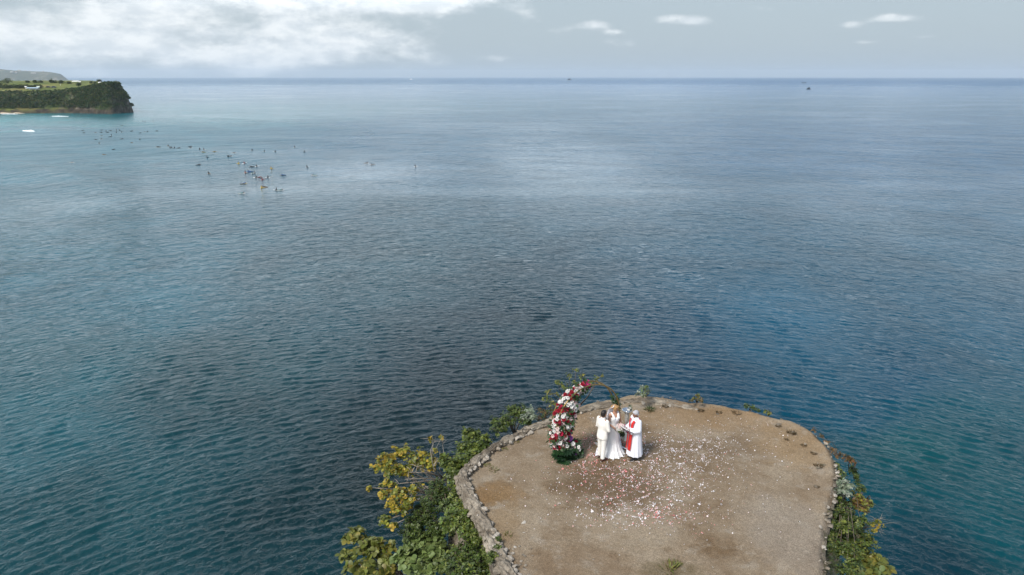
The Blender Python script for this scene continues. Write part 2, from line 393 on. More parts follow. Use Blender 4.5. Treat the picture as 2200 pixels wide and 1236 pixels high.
    t.link(ruff, bn.inputs['Strength']); t.link(h, bn.inputs['Height']); t.link(bn.outputs[0], b.inputs['Normal'])
    o = link_mesh('sea', me, m); tag(o, 'rippled blue-green open sea reaching the horizon', kind='structure')
build_sea()

# ------------------------------------------------------------------ THE ROCK: outline, ground, cliff
OUT_PX = [(1160, 905), (1215, 884), (1280, 866), (1330, 856), (1372, 851), (1420, 854), (1475, 865), (1520, 869), (1560, 876), (1610, 886), (1660, 898), (1702, 907),
          (1737, 924), (1762, 946), (1782, 967), (1793, 990), (1796, 1020), (1793, 1050), (1785, 1085), (1778, 1112), (1772, 1150), (1772, 1200), (1768, 1240),
          (1755, 1330), (1690, 1450), (1450, 1520), (1230, 1440), (1125, 1310), (1084, 1236), (1060, 1190), (1042, 1150), (1025, 1110), (1008, 1080), (993, 1053), (984, 1030), (986, 1014), (1005, 994), (1040, 967), (1078, 942), (1120, 921)]
def catmull(P, per, closed=True):
    P = [Vector(p) for p in P]; n = len(P); out = []
    for i in range(n if closed else n - 1):
        g = (lambda k: P[k % n]) if closed else (lambda k: P[min(max(k, 0), n - 1)])
        p0, p1, p2, p3 = g(i - 1), g(i), g(i + 1), g(i + 2)
        for k in range(per):
            t = k / per
            out.append(0.5 * ((2 * p1) + (p2 - p0) * t + (2 * p0 - 5 * p1 + 4 * p2 - p3) * t * t + (3 * p1 - p0 - 3 * p2 + p3) * t ** 3))
    if not closed: out.append(P[-1])
    return out
def resample(pts, n, closed=True):
    A = np.array([tuple(p) for p in pts]); B = np.vstack([A, A[:1]]) if closed else A
    d = np.concatenate([[0], np.cumsum(np.linalg.norm(np.diff(B, axis=0), axis=1))])
    s = np.linspace(0, d[-1], n + 1)[:-1] if closed else np.linspace(0, d[-1], n)
    return np.stack([np.interp(s, d, B[:, k]) for k in range(3)], -1)
NO = 420
OUTL = resample(catmull([at(px, py, G) for px, py in OUT_PX], 8), NO)[:, :2]
CEN = np.array([at(1400, 1060, G).x, at(1400, 1060, G).y])
_t = np.roll(OUTL, -3, 0) - np.roll(OUTL, 3, 0); NRM = np.stack([-_t[:, 1], _t[:, 0]], -1); NRM /= np.linalg.norm(NRM, axis=1)[:, None]
if np.mean(np.sum(NRM * (OUTL - CEN), 1)) < 0: NRM = -NRM
ANG = np.arctan2(OUTL[:, 0] - CEN[0], OUTL[:, 1] - CEN[1])       # 0 = out to sea, + = to the right
# the rim is ragged, not a drawn curve
_ja = np.arange(NO)
OUTL = OUTL + NRM * (0.10 * fbm(_ja / 9.0, _ja * 0 + 1.5, 21, 4) + 0.05 * vnoise(_ja / 1.7, _ja * 0, 22))[:, None]

def ground_z(x, y):
    x = np.asarray(x, float); y = np.asarray(y, float)
    return G + 0.05 * fbm(x / 2.2, y / 2.2, 31, 4) + 0.012 * vnoise(x * 4, y * 4, 35)

def build_ground():
    nr = 90; ts = np.linspace(0.0, 1.0, nr) ** 0.8
    V = []
    P = CEN[None, None] + (OUTL - CEN)[None] * ts[:, None, None]
    d_edge = (1 - ts)[:, None] * np.linalg.norm(OUTL - CEN, axis=1)[None]
    Z = ground_z(P[..., 0], P[..., 1])
    rim = np.exp(-(d_edge / 0.35) ** 2)
    far = np.clip(np.cos(ANG - 0.35), 0, 1)[None]                       # earth bank along the seaward rim
    Z = Z + rim * (0.10 * far + 0.05 * fbm(P[..., 0] * 2.5, P[..., 1] * 2.5, 40))
    Z = Z - 0.14 * np.exp(-(d_edge / 0.08) ** 2)
    V = np.concatenate([P, Z[..., None]], -1).reshape(-1, 3)
    me = np_mesh('ground', V, grid_quads(nr, NO, wrap=True))
    m = bpy.data.materials.new('trodden_earth'); m.use_nodes = True; t = NT(m.node_tree); b = t.n['Principled BSDF']
    g = t.new('ShaderNodeNewGeometry'); pos = g.outputs['Position']
    a = t.noise(pos, 0.45, 6, 0.62, 0.4); c = t.noise(pos, 1.7, 6, 0.65, 0.2); f = t.noise(pos, 38.0, 3, 0.7); f2 = t.noise(pos, 11.0, 5, 0.7)
    c1 = t.ramp(a, [(0.30, (.142, .094, .052)), (0.46, (.212, .160, .106)), (0.62, (.262, .210, .148))])
    c2 = t.mix(t.smooth(c, 0.52, 0.74), c1, (.285, .242, .186, 1))
    c2 = t.mix(t.math('MULTIPLY', t.smooth(c, 0.46, 0.30), 0.5), c2, (.13, .085, .045, 1))
    # damp, much walked ground where the guests stood; ochre earth by the wall and the seaward rim
    px, py, pz = t.sep(pos)
    def spot(cx, cy, rx, ry, amt):
        q = t.math('ADD', t.math('POWER', t.math('DIVIDE', t.math('SUBTRACT', px, cx), rx), 2.0), t.math('POWER', t.math('DIVIDE', t.math('SUBTRACT', py, cy), ry), 2.0))
        q = t.math('ADD', q, t.math('MULTIPLY', t.math('SUBTRACT', c, 0.5), 2.6))
        return t.math('MULTIPLY', t.smooth(q, 1.3, 0.1), amt)
    for (ax, ay), rx, ry, amt, colr in [((1310, 1040), 2.0, 1.5, .72, (.105, .068, .036)), ((1390, 975), 2.6, 1.6, .5, (.135, .09, .05)), ((1060, 1060), 1.0, .7, .75, (.19, .115, .05)), ((1560, 960), 1.6, .8, .45, (.13, .09, .055)),
                                        ((1440, 1225), .8, .4, .7, (.10, .075, .035)), ((1520, 900), 3.4, 1.0, .55, (.24, .155, .078)), ((1720, 960), 1.6, 1.6, .5, (.26, .175, .09)), ((1700, 1150), 1.4, 2.0, .5, (.255, .222, .182)), ((1230, 910), 1.0, 1.3, .5, (.23, .15, .08)), ((1080, 1120), .6, 1.2, .5, (.22, .15, .08)), ((1250, 1210), 1.4, .8, .4, (.16, .105, .06))]:
        p = at(ax, ay, G); c2 = t.mix(spot(p.x, p.y, rx, ry, amt), c2, (*colr, 1))
    grit = t.smooth(f, 0.28, 0.72, 0.58, 1.36); grit2 = t.smooth(f2, 0.3, 0.7, 0.86, 1.12)
    hs = t.new('ShaderNodeHueSaturation'); t.link(c2, hs.inputs['Color']); t.link(t.math('MULTIPLY', grit, grit2), hs.inputs['Value'])
    t.link(hs.outputs[0], b.inputs['Base Color']); b.inputs['Roughness'].default_value = 0.95; b.inputs['Specular IOR Level'].default_value = 0.2
    bn = t.new('ShaderNodeBump'); bn.inputs['Distance'].default_value = 0.03; bn.inputs['Strength'].default_value = 0.8
    t.link(t.math('ADD', t.math('MULTIPLY', f2, 1.0), t.math('MULTIPLY', f, 0.35)), bn.inputs['Height']); t.link(bn.outputs[0], b.inputs['Normal'])
    o = link_mesh('ground', me, m); tag(o, 'bare trodden tan earth on top of the rock', kind='structure')
    return o
ground = build_ground()

def rock_material(name, light, dark, moss=None):
    m = bpy.data.materials.new(name); m.use_nodes = True; t = NT(m.node_tree); b = t.n['Principled BSDF']
    g = t.new('ShaderNodeNewGeometry'); pos = g.outputs['Position']
    a = t.noise(pos, 1.2, 7, 0.65, 0.3); f = t.noise(pos, 9.0, 6, 0.7)
    c = t.ramp(a, [(0.34, dark), (0.52, tuple((x + y) / 2 for x, y in zip(light, dark))), (0.66, light)])
    hs = t.new('ShaderNodeHueSaturation'); t.link(c, hs.inputs['Color']); t.link(t.smooth(f, 0.28, 0.72, 0.62, 1.3), hs.inputs['Value'])
    colr = hs.outputs[0]
    if moss: colr = t.mix(t.smooth(t.noise(pos, 0.8, 5, .6), 0.5, 0.68), colr, (*moss, 1))
    t.link(colr, b.inputs['Base Color']); b.inputs['Roughness'].default_value = 0.92; b.inputs['Specular IOR Level'].default_value = 0.25
    bn = t.new('ShaderNodeBump'); bn.inputs['Distance'].default_value = 0.10
    t.link(t.math('ADD', a, t.math('MULTIPLY', f, 0.6)), bn.inputs['Height']); t.link(bn.outputs[0], b.inputs['Normal'])
    return m
M['limestone'] = rock_material('limestone', (.36, .315, .25), (.12, .095, .068))
M['wall_stone'] = rock_material('wall_stone', (.44, .39, .31), (.20, .16, .115))
M['pale_stone'] = rock_material('pale_stone', (.52, .48, .42), (.26, .22, .17))
M['cliff'] = rock_material('cliff_rock', (.34, .29, .23), (.11, .09, .065), (.075, .075, .035))

def cliff_profile(a, depth):
    """outward offset of the rock face at a depth below the rim, direction a"""
    ledge = np.exp(-((a - 1.15) / 0.75) ** 2)                 # a narrow shelf of soil along the right-hand side
    d = np.asarray(depth)
    base = 0.05 + 0.07 * np.minimum(d, 1) + 0.05 * np.clip(d - 1, 0, 8) + 0.08 * np.clip(d - 9, 0, 20)
    return base + ledge * (0.35 * np.clip((d - 0.3) / 0.6, 0, 1) - 0.3 * np.clip((d - 1.2) / 2, 0, 1))
def build_cliff():
    deps = np.concatenate([[0.30, 0.10], np.linspace(0.25, 3, 26), np.linspace(3.3, 22, 60)])
    A = ANG[None] * np.ones((len(deps), 1)); D = deps[:, None] * np.ones((1, NO))
    off = cliff_profile(A, D)
    s = np.cumsum(np.linalg.norm(np.roll(OUTL, -1, 0) - OUTL, axis=1))[None] * np.ones_like(D)
    per = s[0, -1]; blend = np.clip((per - s) / 3.0, 0, 1)
    n = fbm(s / 1.6, D / 1.6, 51, 5) * 0.55 + fbm(s / 0.35, D / 0.5, 61, 3) * 0.10
    off = off + n * np.clip(D / 1.5, 0.05, 1) * np.minimum(blend + .2, 1) * np.clip(D * .25 + .5, 0, 1.4)
    off[0] = -0.45; off[1] = np.minimum(off[1], 0.08)
    P = OUTL[None] + NRM[None] * off[..., None]
    V = np.concatenate([P, (G - D)[..., None]], -1).reshape(-1, 3)
    me = np_mesh('cliff', V, grid_quads(len(deps), NO, wrap=True)[:, ::-1])
    o = link_mesh('cliff', me, M['cliff']); tag(o, 'rough limestone stack dropping to the sea under the platform', kind='structure')
    return o
cliff = build_cliff()

# stones: a few shared shapes
STONES = []
for k in range(7):
    bm = bmesh.new(); bmesh.ops.create_icosphere(bm, subdivisions=1 if k % 2 else 2, radius=0.5)
    rs = random.Random(k)
    for v in bm.verts:
        v.co *= 0.72 + 0.5 * rs.random(); v.co.z *= 0.7
    me = bpy.data.meshes.new('stone'); bm.to_mesh(me); bm.free(); STONES.append(me)
def stone(parent, p, s, m, flat=1.0):
    me = random.choice(STONES).copy() if False else random.choice(STONES)
    o = bpy.data.objects.new('stone', me); COL.objects.link(o); o.parent = parent
    if len(me.materials) == 0: me.materials.append(M['pale_stone'])
    o.location = p; o.rotation_euler = (random.uniform(-.3, .3), random.uniform(-.3, .3), random.uniform(0, 6.28))
    o.scale = (s * random.uniform(.8, 1.4), s * random.uniform(.7, 1.1), s * flat * random.uniform(.7, 1.1))
    if m is not None:
        o.material_slots[0].link = 'OBJECT'; o.material_slots[0].material = m
    return o

def build_wall():
    outer = [(1125, 1310), (1084, 1236), (1060, 1190), (1042, 1150), (1025, 1110), (1008, 1080), (993, 1053), (984, 1030), (986, 1013), (1005, 992), (1040, 965), (1078, 940), (1120, 919), (1160, 903), (1215, 880), (1280, 862), (1330, 852), (1372, 848), (1420, 851), (1475, 862), (1510, 866)]
    inner = [(1178, 1310), (1132, 1236), (1100, 1180), (1077, 1142), (1060, 1110), (1045, 1080), (1028, 1050), (1015, 1024), (1018, 1010), (1038, 992), (1072, 966), (1105, 945), (1142, 926), (1176, 912), (1224, 890), (1284, 874), (1331, 864), (1372, 860), (1418, 863), (1470, 872), (1508, 872)]
    n = 300
    H = np.interp(np.linspace(0, 1, n), [0, .25, .5, .62, .8, 1], [.14, .15, .18, .15, .08, .02])
    zt = G + 0.2
    O = resample(catmull([at(*p, zt) for p in outer], 8, False), n, False)[:, :2]
    I = resample(catmull([at(*p, zt) for p in inner], 8, False), n, False)[:, :2]
    I = O * .28 + I * .72
    # sections between the outer foot, across the cap and down to the inner foot
    secs = [(-0.06, -1.3), (-0.05, -0.7), (-0.03, -0.25), (0.0, 0.55), (0.07, 0.93), (0.25, 1.0), (0.45, 1.02), (0.65, 1.0), (0.86, .95), (0.96, 0.75), (1.0, 0.3), (1.03, -0.5)]
    # finer
    us = np.interp(np.linspace(0, len(secs) - 1, 34), range(len(secs)), [q[0] for q in secs]); hs = np.interp(np.linspace(0, len(secs) - 1, 34), range(len(secs)), [q[1] for q in secs])
    idx = np.arange(n); V = np.zeros((34, n, 3))
    for k in range(34):
        jag_o = 0.10 * fbm(idx / 6., idx * 0 + 3, 71, 4); jag_i = 0.09 * fbm(idx / 5., idx * 0 + 7, 72, 4)
        u = us[k]; P = O * (1 - u) + I * u
        side = (O - I); side /= np.linalg.norm(side, axis=1)[:, None]
        P = P + side * ((jag_o * (1 - u) if u < .5 else jag_i * u) + 0.06 * fbm(idx / 2.2, idx * 0 + k / 2.2, 73, 3))[:, None]
        hh = np.where(hs[k] > 0, hs[k] * H, hs[k])
        z = G + hh + 0.085 * fbm(idx / 3., idx * 0 + k / 4., 74, 4) * (1 if hs[k] > .5 else .4) + .03 * fbm(idx / 20., idx * 0, 75, 2)
        V[k, :, :2] = P; V[k, :, 2] = z
    root = empty('stone_wall', (float(O[150, 0]), float(O[150, 1]), G)); tag(root, 'low worn rubble wall with a mortar cap curving round the tan earth platform', 'wall')
    V = V - np.array(root.location)
    me = np_mesh('mortar_core', V.reshape(-1, 3), grid_quads(34, n)[:, ::-1])
    link_mesh('mortar_core', me, M['limestone'], root)
    rl = np.array(root.location)
    i = 2
    while i < n - 3:                                             # rubble set along the inner lip and the outer face
        t_ = O[i] * .02 + I[i] * .98; s = random.uniform(.10, .21) * (1 if i < 200 else .8)
        if random.random() < (.55 if i < 185 else .2): stone(root, Vector((t_[0] + random.uniform(-.03, .03), t_[1] + random.uniform(-.03, .03), G + H[i] * random.uniform(.35, .75))) - Vector(rl), s, None, .9)
        if random.random() < (.7 if i < 185 else .25):
            t_ = O[i] * 1.0 + I[i] * 0.0
            stone(root, Vector((t_[0], t_[1], G + H[i] * random.uniform(-.6, .7))) - Vector(rl), random.uniform(.12, .24), M['limestone'], 1.0)
        for _ in range(random.choice([0, 1, 2]) if i < 200 else 0):
            k = random.uniform(.1, .9); t_ = O[i] * (1 - k) + I[i] * k
            stone(root, Vector((t_[0], t_[1], G + H[i] * random.uniform(.8, 1.05))) - Vector(rl), random.uniform(.05, .13), random.choice([M['wall_stone'], M['limestone'], None]), .6)
        i += random.choice([2, 2, 3])
    return root
wall = build_wall()

# pale broken stones set along the open right-hand rim and scattered near the corner of the wall
for j in range(NO):
    if 0.75 < ANG[j] < 2.3:
        for _ in range(2 if ANG[j] > 1.2 else 1):
            if random.random() < .55:
                s = random.uniform(.05, .16); p = OUTL[j] + NRM[j] * random.uniform(-.14, .10)
                stone(cliff, (p[0], p[1], G - .02 + random.uniform(-.10, .03)), s, random.choice([M['limestone'], M['cliff'], None]), .7)
    elif -0.2 < ANG[j] <= .75 and random.random() < .25:
        p = OUTL[j] + NRM[j] * random.uniform(-.2, .1); stone(cliff, (p[0], p[1], G + .02), random.uniform(.05, .12), M['cliff'], .7)
for _ in range(26):
    p = at(random.gauss(1110, 26), random.gauss(1192, 26), G); stone(ground, (p.x, p.y, G + .02), random.uniform(.05, .13), random.choice([M['limestone'], None]), .7)

# ------------------------------------------------------------------ PLANTS
LEAF_V = np.array([(0, 0, 0), (.26, .30, .05), (.29, .66, .03), (0, 1, -.10), (-.29, .66, .03), (-.26, .30, .05)], np.float32)
ROUND_V = np.array([(0, 0, 0), (.42, .28, .05), (.45, .68, .02), (0, 1, -.06), (-.45, .68, .02), (-.42, .28, .05)], np.float32)
THIN_V = np.array([(0, 0, 0), (.08, .30, .02), (.07, .66, .0), (0, 1, -.12), (-.07, .66, .0), (-.08, .30, .02)], np.float32)
BIG_V = np.array([(0, 0, 0), (0, .36, .02), (0, .70, 0), (0, 1, -.10), (.27, .17, .06), (.42, .50, .07), (.29, .83, .0), (-.27, .17, .06), (-.42, .50, .07), (-.29, .83, .0)], np.float32)
BIG_Q = np.array([(0, 4, 5, 1), (1, 5, 6, 2), (0, 1, 8, 7), (1, 2, 9, 8)]); BIG_T = np.array([(2, 6, 3), (2, 3, 9)])
LEAF_Q = np.array([(0, 1, 2, 3), (0, 3, 4, 5)])
def leaf_mesh(name, pos, dirs, nrms, size, cols, shape=LEAF_V):
    pos = np.asarray(pos, np.float32); y = np.asarray(dirs, np.float32); y = y / (np.linalg.norm(y, axis=1)[:, None] + 1e-9)
    n = np.asarray(nrms, np.float32); x = np.cross(y, n); x /= (np.linalg.norm(x, axis=1)[:, None] + 1e-9); z = np.cross(x, y)
    B = np.stack([x, y, z], 1)                                   # n,3(axis),3
    V = pos[:, None, :] + np.einsum('va,nac->nvc', shape, B) * np.asarray(size, np.float32)[:, None, None]
    k = len(shape); q = (np.arange(len(pos))[:, None, None] * k + LEAF_Q[None]).reshape(-1, 4)
    c = np.repeat(np.asarray(cols, np.float32), k, 0)
    if k == 10:
        off = np.arange(len(pos))[:, None, None] * k
        return np_mesh(name, V.reshape(-1, 3), (off + BIG_Q[None]).reshape(-1, 4), (off + BIG_T[None]).reshape(-1, 3), smooth=True, col=c)
    return np_mesh(name, V.reshape(-1, 3), q, smooth=False, col=c)
def rosette_leaves(tips, per, size, pal, rng, droop=0.25, outdir=None, spread=1.0):
    pos, dirs, nr, sz, cols = [], [], [], [], []
    for ti, tip in enumerate(tips):
        up = Vector((rng.gauss(0, .35), rng.gauss(0, .35), 1.0))
        if outdir is not None: up += outdir[ti] * 0.9
        up.normalize(); a0 = rng.uniform(0, 6.28)
        s1 = up.cross(Vector((0.3, 0.9, 0.2))).normalized(); s2 = up.cross(s1)
        basec = rng.choice(pal)
        n = max(2, int(rng.gauss(per, per * .2)))
        for k in range(n):
            a = a0 + k * 2.4 + rng.uniform(-.3, .3); lift = rng.uniform(-droop, 0.75)
            d = (s1 * math.cos(a) + s2 * math.sin(a)) * spread + up * lift
            d.normalize(); nn = (up - d * up.dot(d)); nn += Vector((rng.gauss(0, .25), rng.gauss(0, .25), rng.gauss(0, .25)))
            pos.append(tip + d * size * .12 + up * rng.uniform(-.4, .2) * size); dirs.append(d); nr.append(nn)
            sz.append(size * rng.uniform(.55, 1.2)); j = rng.uniform(.7, 1.3)
            c = basec if rng.random() < .7 else rng.choice(pal); cols.append((c[0] * j, c[1] * j, c[2] * j))
    return pos, dirs, nr, sz, cols
P_DARK = [(0.046, 0.075, 0.017), (0.057, 0.094, 0.019), (0.036, 0.058, 0.015), (0.083, 0.114, 0.023)]
P_MID = [(0.083, 0.120, 0.023), (0.113, 0.150, 0.025), (0.068, 0.096, 0.019), (0.151, 0.175, 0.030), (0.057, 0.084, 0.017)]
P_YEL = [(0.189, 0.203, 0.027), (0.257, 0.231, 0.027), (0.135, 0.161, 0.025), (0.324, 0.245, 0.027), (0.115, 0.140, 0.025), (0.405, 0.280, 0.037)]
P_OLIVE = [(0.142, 0.161, 0.035), (0.176, 0.189, 0.040), (0.115, 0.133, 0.030), (0.216, 0.189, 0.037)]
P_BIG = [(0.135, 0.189, 0.056), (0.162, 0.217, 0.069), (0.115, 0.161, 0.045), (0.189, 0.231, 0.075)]
P_SILV = [(.20, .25, .17), (.24, .28, .20), (.15, .20, .125), (.28, .30, .24)]
P_DRY = [(.16, .10, .045), (.11, .075, .035), (.20, .115, .04), (.08, .07, .028), (.25, .13, .05)]
P_RED = [(.22, .07, .035), (.16, .065, .03), (.10, .09, .03)]

def plant(name, label, cat, base, clumps, leaf=0.1, per=6, pal=P_MID, shape=LEAF_V, dens=1.0, stem_r=0.03, twigs=True, wood='bark', group=None, droop=.25, single=False, seed=0, sag=.15):
    """base: root on the rock; clumps: (centre, radius) of foliage carried by their own limbs"""
    rng = random.Random(seed + len(label)); base = Vector(base)
    if not single: leaf *= .82; dens *= 1.25
    root = empty(name, base); tag(root, label, cat, group)
    wd = MB(); allp = [[], [], [], [], []]
    fork = base + Vector((0, 0, .15))
    for (c, r) in clumps:
        c = Vector(c); mid = base.lerp(c, .5) + Vector((rng.gauss(0, .08), rng.gauss(0, .08), sag * (c - base).length + rng.gauss(0, .05)))
        path = [base.lerp(mid, 0), base.lerp(mid, .55) + Vector((rng.gauss(0, .04), rng.gauss(0, .04), .03)), mid, mid.lerp(c, .6) + Vector((rng.gauss(0, .04), rng.gauss(0, .04), .02)), c]
        wd.tube([p - base for p in path], [stem_r, stem_r * .8, stem_r * .6, stem_r * .42, stem_r * .22], 5)
        n = max(3, int((1.9 * dens if dens > .7 else 1.25 * dens) * 30 * (r / .35) ** 2 * (0.1 / leaf)))
        tips, outs = [], []
        for _ in range(n):
            d = Vector((rng.gauss(0, 1), rng.gauss(0, 1), rng.gauss(.25, .8))); d.normalize()
            rr = r * rng.uniform(.35, 1.0) ** .6 * (0.8 + 0.5 * math.sin(d.x * 5 + c.x * 3) * math.sin(d.y * 4 + d.z * 3 + c.y))
            p = c + Vector((d.x, d.y, d.z * .75)) * rr; tips.append(p); outs.append(d)
            if twigs and rng.random() < .5:
                j = c.lerp(p, .1); wd.tube([j - base, j.lerp(p, .5) + Vector((0, 0, -.04 * r)) - base, p - base], [stem_r * .2, stem_r * .15, stem_r * .07], 4)
        for acc, new in zip(allp, rosette_leaves([t - base for t in tips], per, leaf, pal, rng, droop, outs)): acc.extend(new)
    if wd.v: wd.build('stem', M[wood], root)
    if single:                                                     # big leaves that one can pick out: each its own object
        lms = []
        for k, c in enumerate(pal):
            me = leaf_mesh('leaf', [(0, 0, 0)], [(0, 1, 0)], [(0, 0, 1)], [1.0], [c], shape); me.materials.append(M['leaf']); lms.append(me)
        order = list(range(len(allp[0]))); rng.shuffle(order); order.sort(key=lambda i: -allp[3][i]); keep = order[:300]; rest = order[300:]
        for i in keep:
            y = Vector(allp[1][i]).normalized(); x = y.cross(Vector(allp[2][i])).normalized(); z = x.cross(y); s = allp[3][i]
            o = bpy.data.objects.new('leaf', rng.choice(lms)); COL.objects.link(o); o.parent = root
            o.matrix_local = Matrix.Translation(allp[0][i]) @ Matrix((x, y, z)).transposed().to_4x4() @ Matrix.Scale(s, 4)
        allp = [[a[i] for i in rest] for a in allp]
    if allp[0]:
        o = link_mesh('foliage', leaf_mesh('foliage', *allp, shape=shape), M['leaf'], root)
    return root
def cl(lst, z, ppm=68.0):
    return [(at(px, py, z if len(q) < 2 else q[1]), q[0] / ppm) for (px, py, *q) in lst]
def bare_twigs(root, base, ends, r=.012, wood='deadwood', seed=0):
    rng = random.Random(seed); b = MB(); base = Vector(base); o = Vector(root.location)
    for e in ends:
        e = Vector(e); m = base.lerp(e, .5) + Vector((rng.gauss(0, .1), rng.gauss(0, .1), rng.gauss(.03, .08)))
        b.tube([base - o, m - o, e - o], [r, r * .7, r * .3], 5)
        for _ in range(4):
            f = rng.uniform(.35, .95); s = m.lerp(e, f); t_ = s + Vector((rng.gauss(0, .22), rng.gauss(0, .22), rng.gauss(.05, .15)))
            b.tube([s - o, s.lerp(t_, .5) + Vector((0, 0, .03)) - o, t_ - o], [r * .5, r * .35, r * .15], 4)
    b.build('bare_branch', M[wood], root)

# --- left of the wall
pl = plant('sea_grape_tree', 'straggling tree with yellowing round leaves and bare grey branches leaning over the water', 'tree', at(985, 1085, 16.6),
           cl([(832, 985, 24), (862, 975, 28), (893, 990, 26), (842, 1010, 26), (815, 1003, 20), (872, 1008, 20), (925, 992, 26), (905, 975, 16), (838, 1045, 20), (822, 1062, 14), (856, 1062, 24), (843, 1085, 20), (875, 1078, 22), (890, 1050, 18), (795, 1048, 8), (828, 1118, 16), (845, 1128, 12), (860, 1100, 18)], 18.9),
           leaf=.13, per=6, pal=P_YEL, shape=ROUND_V, dens=.6, stem_r=.05, wood='deadwood', seed=1, sag=.05)
b0 = at(960, 1030, 18.2)
bare_twigs(pl, b0, [at(870, 1030, 18.9), at(890, 1000, 19.2), at(905, 1055, 18.7), at(930, 1000, 19.2), at(850, 1040, 18.8), at(895, 1075, 18.6), at(920, 1085, 18.6), at(935, 1045, 18.9), at(880, 1015, 19.1), at(945, 985, 19.3)], .028, seed=3)
bare_twigs(pl, at(930, 1000, 19.2), [at(936, 940, 19.9), at(950, 950, 19.8)], .016, seed=5)
plant('sea_grape_sprig', 'thin bare sprig tipped with a few yellow leaves rising beside the yellowing tree', 'sprig', at(932, 990, 19.1), cl([(925, 943, 6), (948, 938, 5), (936, 968, 5)], 19.9), leaf=.12, per=4, pal=P_YEL, shape=ROUND_V, dens=.6, stem_r=.014, wood='deadwood', seed=7)
plant('wall_shrub', 'dense green round-leaved shrub growing against the wall bend', 'shrub', at(1010, 1015, 18.2), cl([(1018, 970, 20), (1000, 1000, 20), (975, 1015, 20), (1000, 965, 26), (1012, 935, 26), (1030, 960, 24), (990, 990, 28), (968, 1000, 24), (1040, 945, 20), (1012, 985, 24), (955, 985, 14)], 20.0), leaf=.115, per=6, pal=P_MID, shape=ROUND_V, dens=1.0, stem_r=.035, seed=9)
plant('wall_shrub', 'bushy dark green shrub with small leaves beyond the pale stretch of wall', 'shrub', at(1105, 935, 18.6), cl([(1090, 905, 30), (1118, 885, 30), (1070, 920, 24), (1100, 882, 22), (1130, 905, 22), (1062, 905, 14)], 20.2), leaf=.08, per=7, pal=P_DARK + P_MID[:2], dens=.95, stem_r=.03, seed=11)
plant('silver_plant', 'silvery broad-leaved plant between the dark shrub and the flower arch', 'plant', at(1140, 905, 19.8), cl([(1138, 886, 16), (1146, 896, 14), (1128, 896, 10)], 20.4), leaf=.12, per=6, pal=P_SILV, dens=1.0, stem_r=.02, seed=13)
plant('dry_scrub', 'tangle of dry brown-green scrub hugging the rim behind the flower arch', 'scrub', at(1172, 905, 19.7), cl([(1160, 898, 14), (1172, 888, 16), (1184, 880, 14), (1190, 900, 10), (1160, 880, 10)], 20.2), leaf=.07, per=5, pal=P_DRY + P_DARK, dens=.9, stem_r=.015, seed=15)
plant('twiggy_tree', 'open twiggy small tree with sparse olive leaves rising behind the flower arch', 'tree', at(1232, 890, 18.6),
      cl([(1238, 795, 12), (1222, 808, 14), (1250, 808, 14), (1200, 822, 15), (1212, 833, 14), (1180, 842, 14), (1170, 855, 12), (1282, 814, 12), (1272, 822, 10), (1235, 825, 14), (1195, 848, 12), (1260, 822, 12), (1185, 865, 14), (1292, 806, 8)], 20.9), leaf=.11, per=5, pal=P_OLIVE + P_MID[:2], dens=.55, stem_r=.028, seed=17, sag=.02)
plant('dark_shrub', 'dark glossy shrub with small upright leaves below the bend of the wall', 'shrub', at(965, 1105, 15.8), cl([(945, 1062, 34), (960, 1085, 30), (925, 1080, 26), (975, 1075, 24), (940, 1045, 20)], 19.2), leaf=.10, per=7, pal=P_DARK, dens=1.0, stem_r=.05, seed=19, sag=.02)
plant('bright_shrub', 'bright green shrub with pointed leaves pressed to the outer face of the wall', 'shrub', at(1015, 1160, 15.8), cl([(1012, 1115, 20), (1022, 1135, 20), (1000, 1075, 18), (1028, 1160, 18), (985, 1110, 30), (1000, 1135, 28), (965, 1125, 26), (1010, 1150, 20), (975, 1095, 22), (995, 1085, 18)], 19.7), leaf=.13, per=7, pal=P_MID + [(.11, .17, .03)], dens=.95, stem_r=.04, seed=21, sag=.02)
plant('shade_shrub', 'low dark shrub in the gap below the yellowing tree', 'shrub', at(950, 1150, 15.5), cl([(915, 1112, 34), (890, 1125, 30), (935, 1135, 30), (905, 1095, 24), (880, 1145, 22)], 18.5), leaf=.11, per=6, pal=P_DARK + P_MID[:1], dens=.9, stem_r=.04, seed=23, sag=.02)
plant('large_leaf_shrub', 'shrub with big rounded grey-green leaves in rosettes below the wall', 'shrub', at(960, 1215, 15.3), cl([(905, 1165, 30), (930, 1160, 26), (890, 1185, 26), (920, 1195, 28), (945, 1185, 22), (895, 1212, 30), (940, 1215, 28), (870, 1200, 20)], 18.1), leaf=.21, per=7, pal=P_BIG, shape=BIG_V, dens=1.0, stem_r=.05, single=True, seed=25, sag=.02)
plant('olive_leaf_shrub', 'olive shrub of large upright leaf tufts standing out over the water', 'shrub', at(880, 1260, 14.4), cl([(752, 1155, 20), (768, 1145, 18), (785, 1165, 22), (805, 1172, 24), (820, 1185, 22), (770, 1185, 20), (742, 1192, 18), (760, 1215, 20), (800, 1200, 22), (835, 1215, 24), (785, 1225, 22), (845, 1172, 14), (820, 1232, 22)], 17.6), leaf=.19, per=7, pal=P_OLIVE + P_YEL[2:3], shape=BIG_V, dens=.69, stem_r=.05, single=True, seed=27, sag=.02)
plant('corner_shrub', 'leafy green shrub crowding the wall foot beside the scattered stones', 'shrub', at(1060, 1270, 15.6), cl([(1042, 1190, 22), (1058, 1210, 20), (1070, 1232, 20), (1000, 1190, 30), (1028, 1205, 28), (975, 1205, 26), (1050, 1225, 24), (1010, 1232, 28), (985, 1235, 26), (1015, 1175, 18)], 19.6), leaf=.12, per=7, pal=P_MID + P_DARK, dens=.95, stem_r=.04, seed=29, sag=.02)
